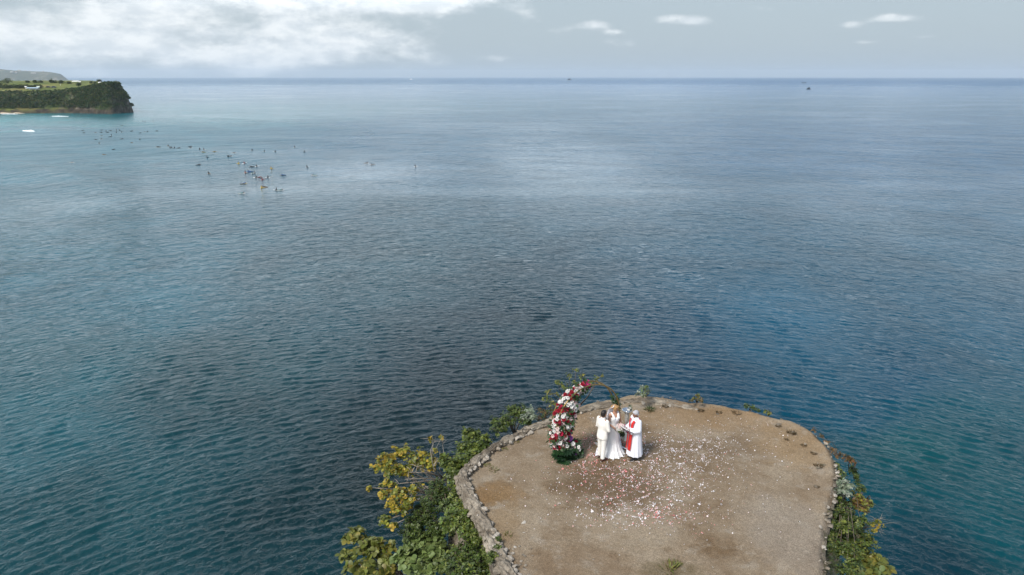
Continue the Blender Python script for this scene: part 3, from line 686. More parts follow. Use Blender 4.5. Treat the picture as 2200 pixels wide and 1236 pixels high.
plant('wall_creeper', 'narrow creeper climbing over the wall beside the scattered stones', 'creeper', at(1068, 1200, 19.6), cl([(1070, 1160, 7), (1066, 1175, 8), (1060, 1190, 9), (1052, 1200, 9)], 20.3), leaf=.09, per=6, pal=P_MID, dens=1.2, stem_r=.012, seed=31)
# --- seaward rim
plant('silver_shrub', 'pale grey-green upright shrub alone on the seaward rim', 'shrub', at(1385, 860, 19.9), cl([(1383, 846, 9), (1388, 832, 8), (1378, 836, 8), (1370, 848, 8), (1392, 842, 7)], 20.8), leaf=.13, per=6, pal=P_SILV + P_BIG[:2], dens=1.0, stem_r=.02, seed=33)
plant('rim_shrub', 'small olive shrub on the rim next along from the silver shrub', 'shrub', at(1498, 868, 19.9), cl([(1500, 852, 9), (1490, 858, 8), (1507, 860, 8), (1482, 862, 5)], 20.5), leaf=.085, per=6, pal=P_OLIVE + P_DRY[:2], dens=1.0, stem_r=.015, seed=35)
plant('rim_shrub', 'low wide green shrub on the rim between two smaller ones', 'shrub', at(1610, 884, 19.8), cl([(1605, 872, 10), (1618, 878, 9), (1628, 882, 7)], 20.3), leaf=.085, per=6, pal=P_DARK + P_MID[:2], dens=1.1, stem_r=.015, seed=37)
plant('rim_shrub', 'stubby shrub with rust-tipped leaves at the end of the rim bank', 'shrub', at(1650, 895, 19.8), cl([(1646, 885, 8), (1655, 888, 6)], 20.3), leaf=.08, per=6, pal=P_OLIVE + P_DRY[:1], dens=1.1, stem_r=.012, seed=39)
# --- right-hand shelf
plant('dry_scrub', 'rusty brown scrub trailing down the shelf beside the bare corner of the platform', 'scrub', at(1798, 985, 19.0), cl([(1790, 968, 10), (1802, 978, 12), (1778, 950, 9), (1750, 925, 8), (1765, 938, 8)], 20.1), leaf=.07, per=5, pal=P_DRY, dens=.9, stem_r=.012, seed=41)
plant('red_tipped_shrub', 'shrub with reddish dying tops and green base on the shelf edge', 'shrub', at(1825, 1018, 18.3), cl([(1818, 985, 12), (1830, 992, 12)], 19.7), leaf=.09, per=6, pal=P_RED + P_DRY, dens=.9, stem_r=.02, seed=43)
plant('shelf_shrub', 'small dark green shrub hanging below the red-tipped one', 'shrub', at(1835, 1030, 18.0), cl([(1832, 1008, 12), (1840, 1022, 11), (1842, 1035, 9)], 19.1), leaf=.09, per=6, pal=P_DARK + P_MID[:1], dens=1.0, stem_r=.02, seed=45)
plant('silver_plant', 'silvery felt-leaved plant on the shelf against the pale rim', 'plant', at(1812, 1065, 18.9), cl([(1806, 1045, 14), (1820, 1042, 14), (1815, 1060, 13), (1800, 1055, 9)], 20.0), leaf=.14, per=6, pal=P_SILV, dens=1.0, stem_r=.02, seed=47)
plant('yellowing_shrub', 'shrub of yellow-brown round leaves on the outer shelf beside the silvery plant', 'shrub', at(1845, 1100, 17.6), cl([(1842, 1070, 16), (1858, 1078, 15), (1868, 1082, 10), (1835, 1085, 14), (1852, 1095, 13)], 19.5), leaf=.11, per=6, pal=P_YEL[:3] + P_DRY[:3] + P_OLIVE, shape=ROUND_V, dens=.9, stem_r=.025, seed=49)
pl = plant('bare_sprig', 'pale leafless sprigs with a few yellow leaves jutting over the water', 'sprig', at(1850, 1140, 18.0), cl([(1885, 1118, 9), (1892, 1132, 6), (1876, 1128, 6), (1880, 1140, 5)], 18.9), leaf=.11, per=4, pal=P_YEL, shape=ROUND_V, dens=.5, stem_r=.014, wood='deadwood', seed=51)
bare_twigs(pl, at(1855, 1135, 18.3), [at(1896, 1112, 19), at(1898, 1125, 18.9), at(1890, 1140, 18.8), at(1880, 1112, 19)], .012, seed=52)
plant('hollow_shrub', 'dark shrub filling the hollow between the pale rim and the shelf bushes', 'shrub', at(1815, 1150, 16.8), cl([(1790, 1130, 14), (1790, 1080, 10), (1800, 1165, 16), (1835, 1140, 18), (1800, 1095, 16), (1818, 1100, 20), (1806, 1125, 16), (1830, 1120, 18), (1795, 1110, 10), (1820, 1085, 14)], 19.6), leaf=.095, per=6, pal=P_DARK + P_DRY[3:4], dens=.8, stem_r=.03, seed=53)
plant('shelf_shrub', 'spreading green shrub with mid-sized leaves below the bare sprigs', 'shrub', at(1840, 1200, 16.6), cl([(1838, 1148, 22), (1858, 1155, 18), (1820, 1165, 20), (1845, 1175, 22), (1808, 1150, 14), (1865, 1170, 14)], 19.2), leaf=.12, per=6, pal=P_MID + P_OLIVE[:2], dens=.9, stem_r=.03, seed=55)
plant('large_leaf_shrub', 'shrub with big olive-green leaves hanging out over the blue water', 'shrub', at(1850, 1250, 16.2), cl([(1868, 1200, 18), (1885, 1208, 14), (1845, 1205, 18), (1895, 1222, 14), (1875, 1228, 18), (1855, 1232, 16)], 18.9), leaf=.19, per=7, pal=P_OLIVE + P_BIG[:1], shape=BIG_V, dens=1.0, stem_r=.035, single=True, seed=57, sag=.02)
plant('rim_weeds', 'dusty grey-green weeds along the foot of the pale rim stones', 'weeds', at(1790, 1225, 18.6), cl([(1788, 1190, 14), (1798, 1205, 14), (1785, 1215, 14), (1795, 1228, 14), (1808, 1218, 12)], 19.8), leaf=.08, per=6, pal=P_DRY[3:4] + P_DARK + P_SILV[2:3], dens=.9, stem_r=.012, shape=THIN_V, seed=59)

plant('shelf_scrub', 'continuous low green scrub lining the outer foot of the pale rim stones', 'scrub', at(1812, 1090, 18.4), cl([(1797, 1000, 10), (1804, 1015, 12), (1806, 1030, 12), (1800, 1072, 12), (1796, 1090, 12), (1790, 1105, 12), (1788, 1125, 14), (1786, 1145, 14), (1786, 1165, 14), (1788, 1180, 14), (1812, 1135, 20), (1815, 1110, 18), (1822, 1180, 20), (1805, 1185, 16), (1835, 1215, 20), (1818, 1230, 18), (1850, 1120, 16), (1848, 1050, 12)], 19.8), leaf=.10, per=6, pal=P_DARK + P_MID + P_OLIVE[:1], dens=1.0, stem_r=.015, seed=61)
plant('rim_scrub', 'loose yellow-green scrub clinging just outside the mortar-capped wall', 'scrub', at(995, 1080, 18.4), cl([(975, 1045, 14), (980, 1065, 16), (990, 1085, 16), (1000, 1105, 15), (985, 1030, 10), (968, 1028, 14), (1010, 1125, 14), (1020, 1145, 14), (1032, 1165, 14), (1045, 1185, 14)], 19.9), leaf=.11, per=6, pal=P_MID + P_YEL[2:3], dens=1.0, stem_r=.015, seed=63)
# --- small tufts and clods on the platform
def tuft(label, px, py, r, pal, n, group=None):
    p = at(px, py, G); p.z = float(ground_z(p.x, p.y)) - .01; rng = random.Random(px)
    pos, dr, nr, sz, co = [], [], [], [], []
    for _ in range(n):
        a = rng.uniform(0, 6.28); q = rng.random() ** .7 * r
        pos.append((q * math.cos(a), q * math.sin(a), 0)); dr.append((math.cos(a) * .7 + rng.gauss(0, .2), math.sin(a) * .7 + rng.gauss(0, .2), rng.uniform(.3, 1.2))); nr.append((rng.gauss(0, .4), rng.gauss(0, .4), 1))
        sz.append(r * rng.uniform(.5, 1.1)); c = rng.choice(pal); co.append(c)
    o = link_mesh('grass_tuft', leaf_mesh('grass_tuft', pos, dr, nr, sz, co, THIN_V), M['leaf']); o.location = p
    tag(o, label, 'tuft', group)
tuft('small fresh green weed on bare earth between the silver pedestal and the rim', 1396, 881, .16, P_DARK, 70)
for px, py, r in [(1430, 874, .17), (1506, 884, .16), (1545, 888, .14), (1583, 890, .22), (1700, 932, .20), (1672, 917, .13), (1759, 1002, .18), (1755, 1046, .10), (1727, 957, .13), (1748, 975, .12), (1690, 945, .1)]:
    tuft('dry brown grass tuft rooted in the tan earth near the seaward rim', px, py, r * .62, [(.10, .07, .035), (.075, .06, .028), (.13, .085, .04)], 90, 'dry tufts along the rim')
for px, py, r in [(1440, 1222, .20), (1452, 1212, .12), (1060, 1010, .12), (1048, 1000, .1), (1085, 968, .1), (1110, 952, .09), (1092, 1150, .1)]:
    tuft('thin olive weed tuft at the foot of the wall or on bare earth', px, py, r, P_OLIVE + P_DRY[:1], 40, 'olive weed tufts')
for px, py, s in [(1672, 914, .2), (1676, 912, .13), (1768, 1000, .16), (1500, 886, .12), (1542, 891, .13), (1590, 893, .12), (1705, 930, .14), (1753, 1047, .12), (1430, 876, .1), (1210, 993, .12), (1730, 955, .1), (1757, 1006, .12)]:
    p = at(px, py, G); stone(ground, (p.x, p.y, G + .02), s, M['cliff'], .6)
for _ in range(160):
    p = at(random.uniform(1060, 1760), random.uniform(880, 1236), G)
    stone(ground, (p.x, p.y, float(ground_z(p.x, p.y)) + .003), random.uniform(.015, .045), random.choice([M['cliff'], M['limestone'], None]), .7)

# ------------------------------------------------------------------ PETALS strewn over the ground
def petals():
    rng = np.random.RandomState(3); pts = []; cols = []
    WH = [(.80, .76, .76), (.78, .66, .65), (.76, .75, .78)]; PK = [(.72, .28, .25), (.70, .22, .22), (.75, .45, .42), (.66, .18, .17)]
    groups = [((1330, 1010), (60, 22), 420, .45), ((1430, 985), (62, 26), 620, .05), ((1500, 975), (40, 22), 330, .02), ((1400, 1030), (60, 26), 450, .12), ((1330, 1070), (75, 26), 330, .25), ((1255, 1000), (26, 12), 170, .85),
              ((1250, 945), (22, 14), 170, .85), ((1278, 970), (18, 16), 120, .75), ((1420, 1085), (60, 22), 330, .1), ((1300, 1105), (48, 14), 160, .12), ((1380, 1115), (60, 14), 170, .15), ((1425, 1105), (26, 12), 120, .85), ((1490, 1110), (36, 10), 45, .7),
              ((1340, 1040), (80, 30), 230, .75), ((1470, 950), (70, 18), 260, .05), ((1440, 1040), (90, 40), 260, .1), ((1550, 980), (90, 40), 170, .02), ((1400, 960), (30, 14), 170, .3), ((1230, 1040), (40, 30), 70, .4), ((1400, 1000), (220, 90), 320, .1), ((1430, 910), (120, 20), 80, .0), ((1620, 930), (70, 26), 60, 0), ((1345, 955), (18, 12), 90, .7), ((1500, 1150), (12, 5), 10, .9), ((1345, 1020), (22, 12), 90, .6)]
    for (cx, cy), (sx, sy), n, pk in groups:
        n = int(n * 1.5)
        g = rng.normal(size=(n, 2)) * (sx, sy) + (cx, cy)
        g += np.stack([14 * vnoise(g[:, 0] / 12, g[:, 1] / 6, 5), 7 * vnoise(g[:, 0] / 12, g[:, 1] / 6, 9)], -1) * 2
        for x, y in g:
            p = at(x, max(y, 872), G); pts.append(p)
            cols.append((PK if rng.rand() < pk else WH)[rng.randint(3)])
    keep = []
    from mathutils import geometry
    poly = OUTL
    for p, c in zip(pts, cols):
        d = np.array([p.x, p.y]) - CEN; i = int(np.argmin(np.abs(np.angle(np.exp(1j * (ANG - math.atan2(d[0], d[1])))))))
        if np.linalg.norm(d) < np.linalg.norm(OUTL[i] - CEN) - .45: keep.append((p, c))
    n = len(keep); P = np.array([(p.x, p.y, 0) for p, _ in keep]); P[:, 2] = ground_z(P[:, 0], P[:, 1]) + 0.012
    a = rng.uniform(0, 6.28, n); dirs = np.stack([np.cos(a), np.sin(a), rng.normal(0, .35, n)], -1); nr = np.stack([rng.normal(0, .5, n), rng.normal(0, .5, n), np.ones(n)], -1)
    P[:, 2] += 0.01
    me = leaf_mesh('petals', P, dirs, nr, np.exp(rng.normal(math.log(.021), .42, n)), [c for _, c in keep], ROUND_V)
    o = link_mesh('petals', me, M['petal']); tag(o, 'white and pink flower petals strewn over the trodden earth', 'petals', kind='stuff')
petals()

# ------------------------------------------------------------------ FLOWERS
def rose_mesh(name, col, r=.05, layers=((3, 1.7, .62), (5, .95, .85), (6, .35, 1.0)), shape=ROUND_V, seed=0, jit=.08):
    rng = random.Random(seed); pos, dr, nr, sz, co = [], [], [], [], []
    for li, (n, lift, k) in enumerate(layers):
        for q in range(n):
            a = 6.283 * q / n + li * .7 + rng.uniform(-.2, .2); d = Vector((math.cos(a), math.sin(a), lift)).normalized()
            side = Vector((math.cos(a), math.sin(a), 0)); nn = Vector((0, 0, 1)) * 1.0 - side * .9
            pos.append(side * r * .10 + Vector((0, 0, -.1 * r))); dr.append(d); nr.append(nn); sz.append(r * 1.15 * k * rng.uniform(.9, 1.1))
            j = 1 + rng.uniform(-jit, jit) - .10 * (2 - li); co.append(tuple(min(1, c * j) for c in col))
    me = leaf_mesh(name, pos, dr, nr, sz, co, shape); me.materials.append(M['petal']); return me
WHITE_ROSE = [rose_mesh('white_rose', c, .062, seed=k) for k, c in enumerate([(.84, .82, .78), (.82, .80, .78), (.86, .84, .80)])]
BLUSH_ROSE = [rose_mesh('blush_rose', c, .062, seed=k + 5) for k, c in enumerate([(.80, .58, .57), (.82, .66, .63)])]
RED_BLOOM = [rose_mesh('red_blossom', c, .066, ((4, 1.3, .7), (6, .6, .9), (6, .05, 1.0)), seed=k + 9, jit=.25) for k, c in enumerate([(.36, .008, .03), (.28, .006, .02), (.46, .012, .06)])]
MAGENTA = [rose_mesh('magenta_orchid', c, .06, ((3, .9, .7), (5, .2, 1.0)), seed=k + 14) for k, c in enumerate([(.50, .02, .13), (.58, .04, .2)])]
PURPLE = [rose_mesh('purple_orchid', c, .055, ((3, .9, .7), (5, .2, 1.0)), seed=k + 18) for k, c in enumerate([(.26, .045, .30), (.34, .09, .40)])]
def put(me, parent, p, up, s=1.0, rng=random):
    o = bpy.data.objects.new(me.name.split('.')[0], me); COL.objects.link(o); o.parent = parent
    q = Vector(up).to_track_quat('Z', 'Y').to_matrix().to_4x4()
    o.matrix_local = Matrix.Translation(p) @ q @ Matrix.Rotation(rng.uniform(0, 6.28), 4, 'Z') @ Matrix.Scale(s, 4)
    return o

# ------------------------------------------------------------------ FLOWER ARCH
def build_arch():
    rng = random.Random(4)
    d = Vector((.86, .51, 0)).normalized(); nb = Vector((-d.y, d.x, 0))        # along the hoop, away from the camera
    mid = Vector((2.50, 19.98, 0)); mid.z = float(ground_z(mid.x, mid.y))
    root = empty('flower_arch', mid); tag(root, 'round brass hoop arch with a crescent of white, blush and crimson flowers', 'arch')
    rad, hc = 1.27, 1.12
    def ring(a, off=0.0, k=1.0): return d * (rad * k * math.cos(a)) + Vector((0, 0, hc + rad * k * math.sin(a))) + nb * off
    a0, a1 = -math.asin(hc / rad) , math.pi + math.asin(hc / rad)
    for off in (0.0, 0.30):
        MB().tube([ring(a0 + (a1 - a0) * i / 60, off) for i in range(61)], .024, 8).build('hoop', M['brass'], root)
    for a in (a0 + .15, .35, .75, 1.2, 2.0, 2.5, 2.95, a1 - .15):
        MB().tube([ring(a, 0.0), ring(a, .30)], .012, 6).build('crossbar', M['brass'], root)
    for a in (a0, a1):
        c = ring(a, .15); c.z = .012; MB().box(c, (.10, .17, .008), math.atan2(d.y, d.x)).build('base_plate', M['carved'], root)
    camdir = (Vector((0, 0, CAMZ)) - (mid + Vector((0, 0, 1.1)))).normalized()
    used = []
    fol = [[], [], [], [], []]
    PG = [(.022, .055, .018), (.035, .085, .025), (.05, .10, .03), (.028, .065, .022), (.07, .11, .05)]
    def cover(a_lo, a_hi, width, n, pick, fl, shift=0.0, mind=.074):
        made = 0
        for _ in range(n * 14):
            if made >= n: break
            u = rng.random(); a = a_lo + (a_hi - a_lo) * u; wd = width(u)
            th = rng.uniform(0, 6.28); q = math.sqrt(rng.uniform(.35, 1)) * wd
            rv = (d * math.cos(a) + Vector((0, 0, math.sin(a))))
            p = ring(a, .13) - rv * shift(u) * wd + rv * (q * math.cos(th)) * 1.15 + nb * (q * math.sin(th)) * .8
            nrm = rv * math.cos(th) + nb * math.sin(th)
            if nrm.dot(camdir) < -.25 or p.z < .06: continue
            if any((p - e).length < mind for e in used): continue
            used.append(p); me = pick(u, th, rng)
            put(me, root, p, nrm + camdir * .7 + Vector((0, 0, .2)), rng.uniform(.72, 1.02), rng); made += 1
        for _ in range(fl):
            u = rng.random(); a = a_lo - .04 + (a_hi - a_lo + .08) * u; wd = width(u) * 1.02; th = rng.uniform(0, 6.28)
            rv = (d * math.cos(a) + Vector((0, 0, math.sin(a)))); q = math.sqrt(rng.random()) * wd
            p = ring(a, .13) - rv * shift(u) * wd + rv * (q * math.cos(th)) * 1.15 + nb * (q * math.sin(th)) * .8
            if p.z < .03: continue
            dd = rv * math.cos(th) + nb * math.sin(th) + Vector((rng.gauss(0, .6), rng.gauss(0, .6), rng.gauss(0, .6)))
            c = rng.choice(PG); fol[0].append(p); fol[1].append(dd); fol[2].append(Vector((rng.gauss(0, .5), rng.gauss(0, .5), 1)) + camdir * .4); fol[3].append(rng.uniform(.07, .16)); fol[4].append(c)
    reds = [(.02, .10), (.17, .26), (.36, .42), (.50, .60), (.68, .76), (.93, 1.01)]
    def pick_main(u, th, r):
        on_red = any(lo <= u + .05 * math.sin(th) <= hi for lo, hi in reds)
        x = r.random()
        if u > .93: return r.choice(MAGENTA)
        if on_red and x < .75: return r.choice(RED_BLOOM)
        if x < .10: return r.choice(RED_BLOOM)
        return r.choice(BLUSH_ROSE) if x > .80 else r.choice(WHITE_ROSE)
    hi, lo = math.pi + .78, math.pi / 2 - .02
    cover(hi, lo, lambda u: .11 + .25 * math.sin(math.pi * min(1, (u + .18) / 1.25)) ** .8 * (1 if u < .75 else 1.25 - u), 235, pick_main, 950, lambda u: .2 + .7 * math.sin(math.pi * u))
    cover(-.75, .42, lambda u: .11 * (1 - .6 * u), 16, lambda u, th, r: r.choice(MAGENTA + PURPLE) if u < .3 else r.choice(WHITE_ROSE), 260, lambda u: 0.0, .1)
    # foot of the crescent: cut monstera and palm leaves, orchids
    foot = d * -1.02 + nb * .05; foot.z = 0.0
    me_dark = []
    for c in [(.018, .055, .022), (.025, .070, .024), (.016, .042, .020)]:
        me = leaf_mesh('palm_leaf', [(0, 0, 0)] * 9, [(math.sin(t_) * 1.0, math.cos(t_), 0.12) for t_ in np.linspace(-1.25, 1.25, 9)], [(0, 0, 1)] * 9, [1 - .25 * abs(t_) for t_ in np.linspace(-1.25, 1.25, 9)], [c] * 9, THIN_V * np.array([2.0, 1, 1], np.float32)); me.materials.append(M['leaf']); me_dark.append(me)
    for k in range(24):
        a = rng.uniform(-2.6, 1.4); dv = Vector((math.cos(a), math.sin(a), 0)) ; p = foot + Vector((dv.x * .16, dv.y * .12, rng.uniform(.08, .42))) + d * rng.uniform(-.05, .3)
        o = bpy.data.objects.new('palm_leaf', rng.choice(me_dark)); COL.objects.link(o); o.parent = root
        y = (dv + Vector((0, 0, rng.uniform(-.5, .35)))).normalized(); x = y.cross(Vector((0, 0, 1)) - d * .0 + camdir * .5).normalized(); z = x.cross(y)
        o.matrix_local = Matrix.Translation(p) @ Matrix((x, y, z)).transposed().to_4x4() @ Matrix.Scale(rng.uniform(.24, .42), 4)
    for k in range(60):
        p = foot + d * rng.uniform(-.08, .62) + nb * rng.uniform(-.25, .1) + Vector((0, 0, rng.uniform(.12, .62)))
        p.z *= 1 - .6 * max(0, (p - foot).dot(d) - .2)
        if any((p - e).length < .1 for e in used): continue
        used.append(p); put(rng.choice(WHITE_ROSE + PURPLE + PURPLE + RED_BLOOM[:1] + BLUSH_ROSE[:1]), root, p, camdir + Vector((rng.gauss(0, .3), 0, .3)), rng.uniform(.8, 1.1), rng)
    for k in range(7):
        p = ring(math.pi + .25, .0) + d * (.52 + rng.uniform(-.05, .05)) + Vector((rng.uniform(-.04, .04), -.05, rng.uniform(-.32, .12))); put(rng.choice(PURPLE), root, p, camdir, rng.uniform(.8, 1), rng)
    for _ in range(420):
        p = foot + d * rng.uniform(-.12, .7) + nb * rng.uniform(-.25, .15); hgt = max(.08, .55 - .55 * max(0, (p - foot).dot(d)))
        p.z = rng.uniform(.02, hgt); c = rng.choice(PG + [(.11, .14, .09)])
        fol[0].append(p); fol[1].append(Vector((rng.gauss(0, 1), rng.gauss(-.3, 1), rng.gauss(.1, .7)))); fol[2].append(camdir + Vector((rng.gauss(0, .4), 0, rng.gauss(0, .4)))); fol[3].append(rng.uniform(.07, .17)); fol[4].append(c)
    rf = d * 1.12 + nb * .1; rf.z = 0
    for _ in range(150):
        p = rf + d * rng.gauss(0, .09) + nb * rng.gauss(-.05, .09); p.z = rng.uniform(.03, .5); c = rng.choice([(.04, .075, .02), (.06, .09, .025), (.03, .05, .018)])
        fol[0].append(p); fol[1].append(Vector((rng.gauss(0, .4), rng.gauss(0, .4), 1))); fol[2].append(camdir); fol[3].append(rng.uniform(.12, .26)); fol[4].append(c)
    link_mesh('foliage', leaf_mesh('foliage', *fol), M['leaf'], root)
build_arch()

# ------------------------------------------------------------------ PEOPLE
def loft(mb, rings, n=28, fold=None):
    vs = []; m = len(rings)
    for i, (cx, cy, z, rx, ry) in enumerate(rings):
        for k in range(n):
            a = 2 * math.pi * k / n; f = fold(a, i / (m - 1)) if fold else 0.0
            vs.append((cx + (rx * (1 + f)) * math.cos(a), cy + (ry * (1 + f)) * math.sin(a), z))
    fs = [(i * n + k, i * n + (k + 1) % n, (i + 1) * n + (k + 1) % n, (i + 1) * n + k) for i in range(m - 1) for k in range(n)]
    fs += [tuple(range(n))[::-1], tuple((m - 1) * n + k for k in range(n))]
    return mb.add(vs, fs)
def densify(r, k=4):
    A = np.array(r); t = np.linspace(0, len(r) - 1, (len(r) - 1) * k + 1); return [tuple(np.interp(t, range(len(r)), A[:, c])[i] for c in range(A.shape[1])) for i in range(len(t))]
def hand(mb, wrist, d, nrm, side, curl=.5, s=1.0):
    """palm, four bent fingers of different lengths and a thumb from the side of the palm"""
    d = Vector(d).normalized(); nrm = Vector(nrm); nrm = (nrm - d * nrm.dot(d)).normalized(); x = d.cross(nrm) * side
    w0 = Vector(wrist); palm = w0 + d * .055 * s
    B = Matrix((x, d, nrm)).transposed(); mb.ell(palm, (.040 * s, .052 * s, .016 * s), 10, 7, B)
    for k, L in zip((-1.5, -.5, .5, 1.5), (.062, .075, .080, .070)):
        r0 = palm + x * (k * .0195 * s) + d * .040 * s; L *= s; rr = .0092 * s
        m1 = r0 + (d * math.cos(curl * .6) - nrm * math.sin(curl * .6)) * L * .5
        m2 = m1 + (d * math.cos(curl * 1.6) - nrm * math.sin(curl * 1.6)) * L * .5
        mb.cap(r0, m1, rr, rr * .95, 7); mb.cap(m1, m2, rr * .95, rr * .8, 7)
    t0 = palm + x * .030 * s - d * .030 * s; t1 = t0 + (x * .75 + d * .55 - nrm * .3).normalized() * .035 * s; t2 = t1 + (d * .85 + x * .1 - nrm * .5).normalized() * .032 * s
    mb.cap(t0, t1, .0115 * s, .0105 * s, 7); mb.cap(t1, t2, .0105 * s, .009 * s, 7)
def head(mb, c, R3, s=1.0, long=1.0):
    """skull, jaw, brow, nose, chin, ears; R3 turns the head"""
    c = Vector(c); P = lambda x, y, z: c + R3 @ Vector((x * s, y * s, z * s))
    mb.ell(P(0, -.012, .018), (.076 * s, .096 * s, .100 * s), 14, 10, R3); mb.ell(P(0, .030, -.040), (.058 * s, .062 * s, .072 * s), 12, 9, R3)
    mb.ell(P(0, .070, -.094), (.024 * s, .020 * s, .020 * s), 8, 6, R3); mb.ell(P(0, .072, .026), (.050 * s, .018 * s, .014 * s), 8, 6, R3)
    mb.cap(P(0, .088, .018), P(0, .106, -.022), .009 * s, .014 * s, 7)
    for q in (-1, 1):
        mb.ell(P(q * .036, .066, -.028), (.022 * s, .020 * s, .020 * s), 8, 6, R3); mb.ell(P(q * .079, -.005, -.010), (.010 * s, .022 * s, .034 * s), 8, 6, R3)
def face(root, c, R3, s=1.0):
    c = Vector(c); P = lambda x, y, z: c + R3 @ Vector((x * s, y * s, z * s))
    for q in (-1, 1): MB().ell(P(q * .031, .079, .004), (.012 * s, .008 * s, .007 * s), 8, 5, R3).build('eye', M['eye'], root)
    MB().ell(P(0, .092, -.058), (.022 * s, .008 * s, .008 * s), 8, 5, R3).build('mouth', M['lip'], root)
def torso(mb, k=1.0, fem=False):
    mb.ell((0, 0, .97), (.165 * k, .115 * k, .15)); mb.ell((0, .0, 1.12), ((.125 if fem else .15) * k, .10 * k, .16)); mb.ell((0, .005, 1.29), ((.145 if fem else .175) * k, .112 * k, .17))
    mb.cap((-.145 * k, 0, 1.415), (.145 * k, 0, 1.415), .055, .055); mb.cap((0, -.005, 1.40), (0, .005, 1.53), .056, .050)
def arms(mb, pose, r=(.050, .042, .028)):
    for sh, el_, wr in pose: mb.cap(sh, el_, r[0], r[1]); mb.cap(el_, wr, r[1] * .95, r[2])
def legs(mb, pose, r=(.085, .058, .040)):
    for hp, kn, an in pose: mb.cap(hp, kn, r[0], r[1]); mb.cap(kn, an, r[1], r[2])
def foot(mb, an, toe, s=1.0, h=.0):
    an, toe = Vector(an), Vector(toe); mb.cap((an.x, an.y, .05), (toe.x, toe.y, .036), .044 * s, .034 * s); mb.ell((an.x, an.y, .05), (.042, .05, .05))
def stand(px, py, f, name, label, h=1.0):
    p = at(px, py, G); p.z = float(ground_z(p.x, p.y)); r = empty(name, p, math.atan2(-f[0], f[1])); r.scale = (h, h, h); return tag(r, label, 'person')

# groom: back three-quarters to the camera, turned to the bride
def build_groom():
    g = stand(1292, 986, (.80, .60), 'person', 'person in an ivory suit and brown shoes seen from behind, looking towards the bride', 1.0)
    A = [((-.185, 0, 1.41), (-.235, .0, 1.13), (-.10, .20, 1.05)), ((.185, 0, 1.41), (.25, .02, 1.13), (.10, .22, 1.04))]
    L = [((-.09, 0, .93), (-.11, .03, .50), (-.12, .03, .09)), ((.09, 0, .93), (.10, -.02, .50), (.11, -.06, .09))]
    H3 = Matrix.Rotation(R(8), 3, 'Z') @ Matrix.Rotation(R(-8), 3, 'X'); hc = (0, .025, 1.62)
    b = MB(); torso(b); head(b, hc, H3); arms(b, A); legs(b, L)
    hand(b, A[0][2], (.9, .45, -.05), (0, .2, 1), -1, .7); hand(b, A[1][2], (-.9, .45, .0), (0, .3, 1), 1, .7)
    for an, to in ((L[0][2], (-.14, .17, 0)), (L[1][2], (.14, .09, 0))): foot(b, an, to)
    b.fused('body', M['skin_tan'], g, .0085, 3); face(g, hc, H3)
    j = MB(); loft(j, densify([(0, -.005, .78, .205, .150), (0, -.005, .86, .205, .150), (0, 0, .95, .195, .142), (0, 0, 1.10, .168, .122), (0, 0, 1.28, .195, .134), (0, 0, 1.40, .185, .112), (0, -.005, 1.465, .105, .080)]), 30, lambda a, t: .02 * math.sin(6 * a + 4 * t))
    for sh, e, w_ in A: j.cap(sh, e, .073, .060); j.cap(e, Vector(e).lerp(Vector(w_), .92), .060, .048)
    jacket = j.fused('jacket', M['ivory'], g, .012, 3)
    t = MB(); t.ell((0, 0, .95), (.175, .13, .12))
    for hp, kn, an in L: t.cap(hp, kn, .108, .082); t.tube([kn, Vector(kn).lerp(Vector(an), .5), Vector(an) + Vector((0, 0, .0))], [.082, .076, .072], 12)
    t.fused('trousers', M['ivory'], g, .012, 3)
    for an, to in ((L[0][2], (-.14, .19, 0)), (L[1][2], (.14, .11, 0))):
        s = MB(); s.cap((an[0], an[1] - .03, .045), (to[0], to[1], .036), .052, .040); s.ell((an[0], an[1], .07), (.05, .06, .05)); s.fused('shoe', M['shoe'], g, .01, 2)
    hb = MB(); P = lambda x, y, z: Vector(hc) + H3 @ Vector((x, y, z))
    hb.ell(P(0, -.020, .038), (.083, .098, .094), 14, 10, H3); hb.ell(P(0, -.045, -.01), (.080, .072, .080), 12, 8, H3); hb.ell(P(0, .035, .085), (.066, .05, .04), 10, 7, H3)
    hb.fused('hair', M['hair_dark'], g, .009, 2)
    MB().lathe([(.066, 1.45), (.070, 1.48), (.064, 1.515), (.058, 1.515)], 16, caps=False).build('collar', M['white'], g)
    bt = MB(); bt.box((0, .082, 1.455), (.018, .012, .014)); bt.box((-.04, .08, 1.455), (.028, .01, .022)); bt.box((.04, .08, 1.455), (.028, .01, .022)); bt.build('bow_tie', M['black'], g)
    put(WHITE_ROSE[0], jacket, (-.10, .145, 1.33), (-.2, 1, .3), .7).name = 'boutonniere'
    lap = MB()
    for q in (-1, 1): lap.add([(q * .05, .105, 1.46), (q * .085, .125, 1.40), (q * .075, .15, 1.28), (q * .01, .145, 1.15), (q * .02, .15, 1.24)], [(0, 1, 2, 4), (4, 2, 3)])
    lap.build('lapel', M['ivory'], jacket)
build_groom()

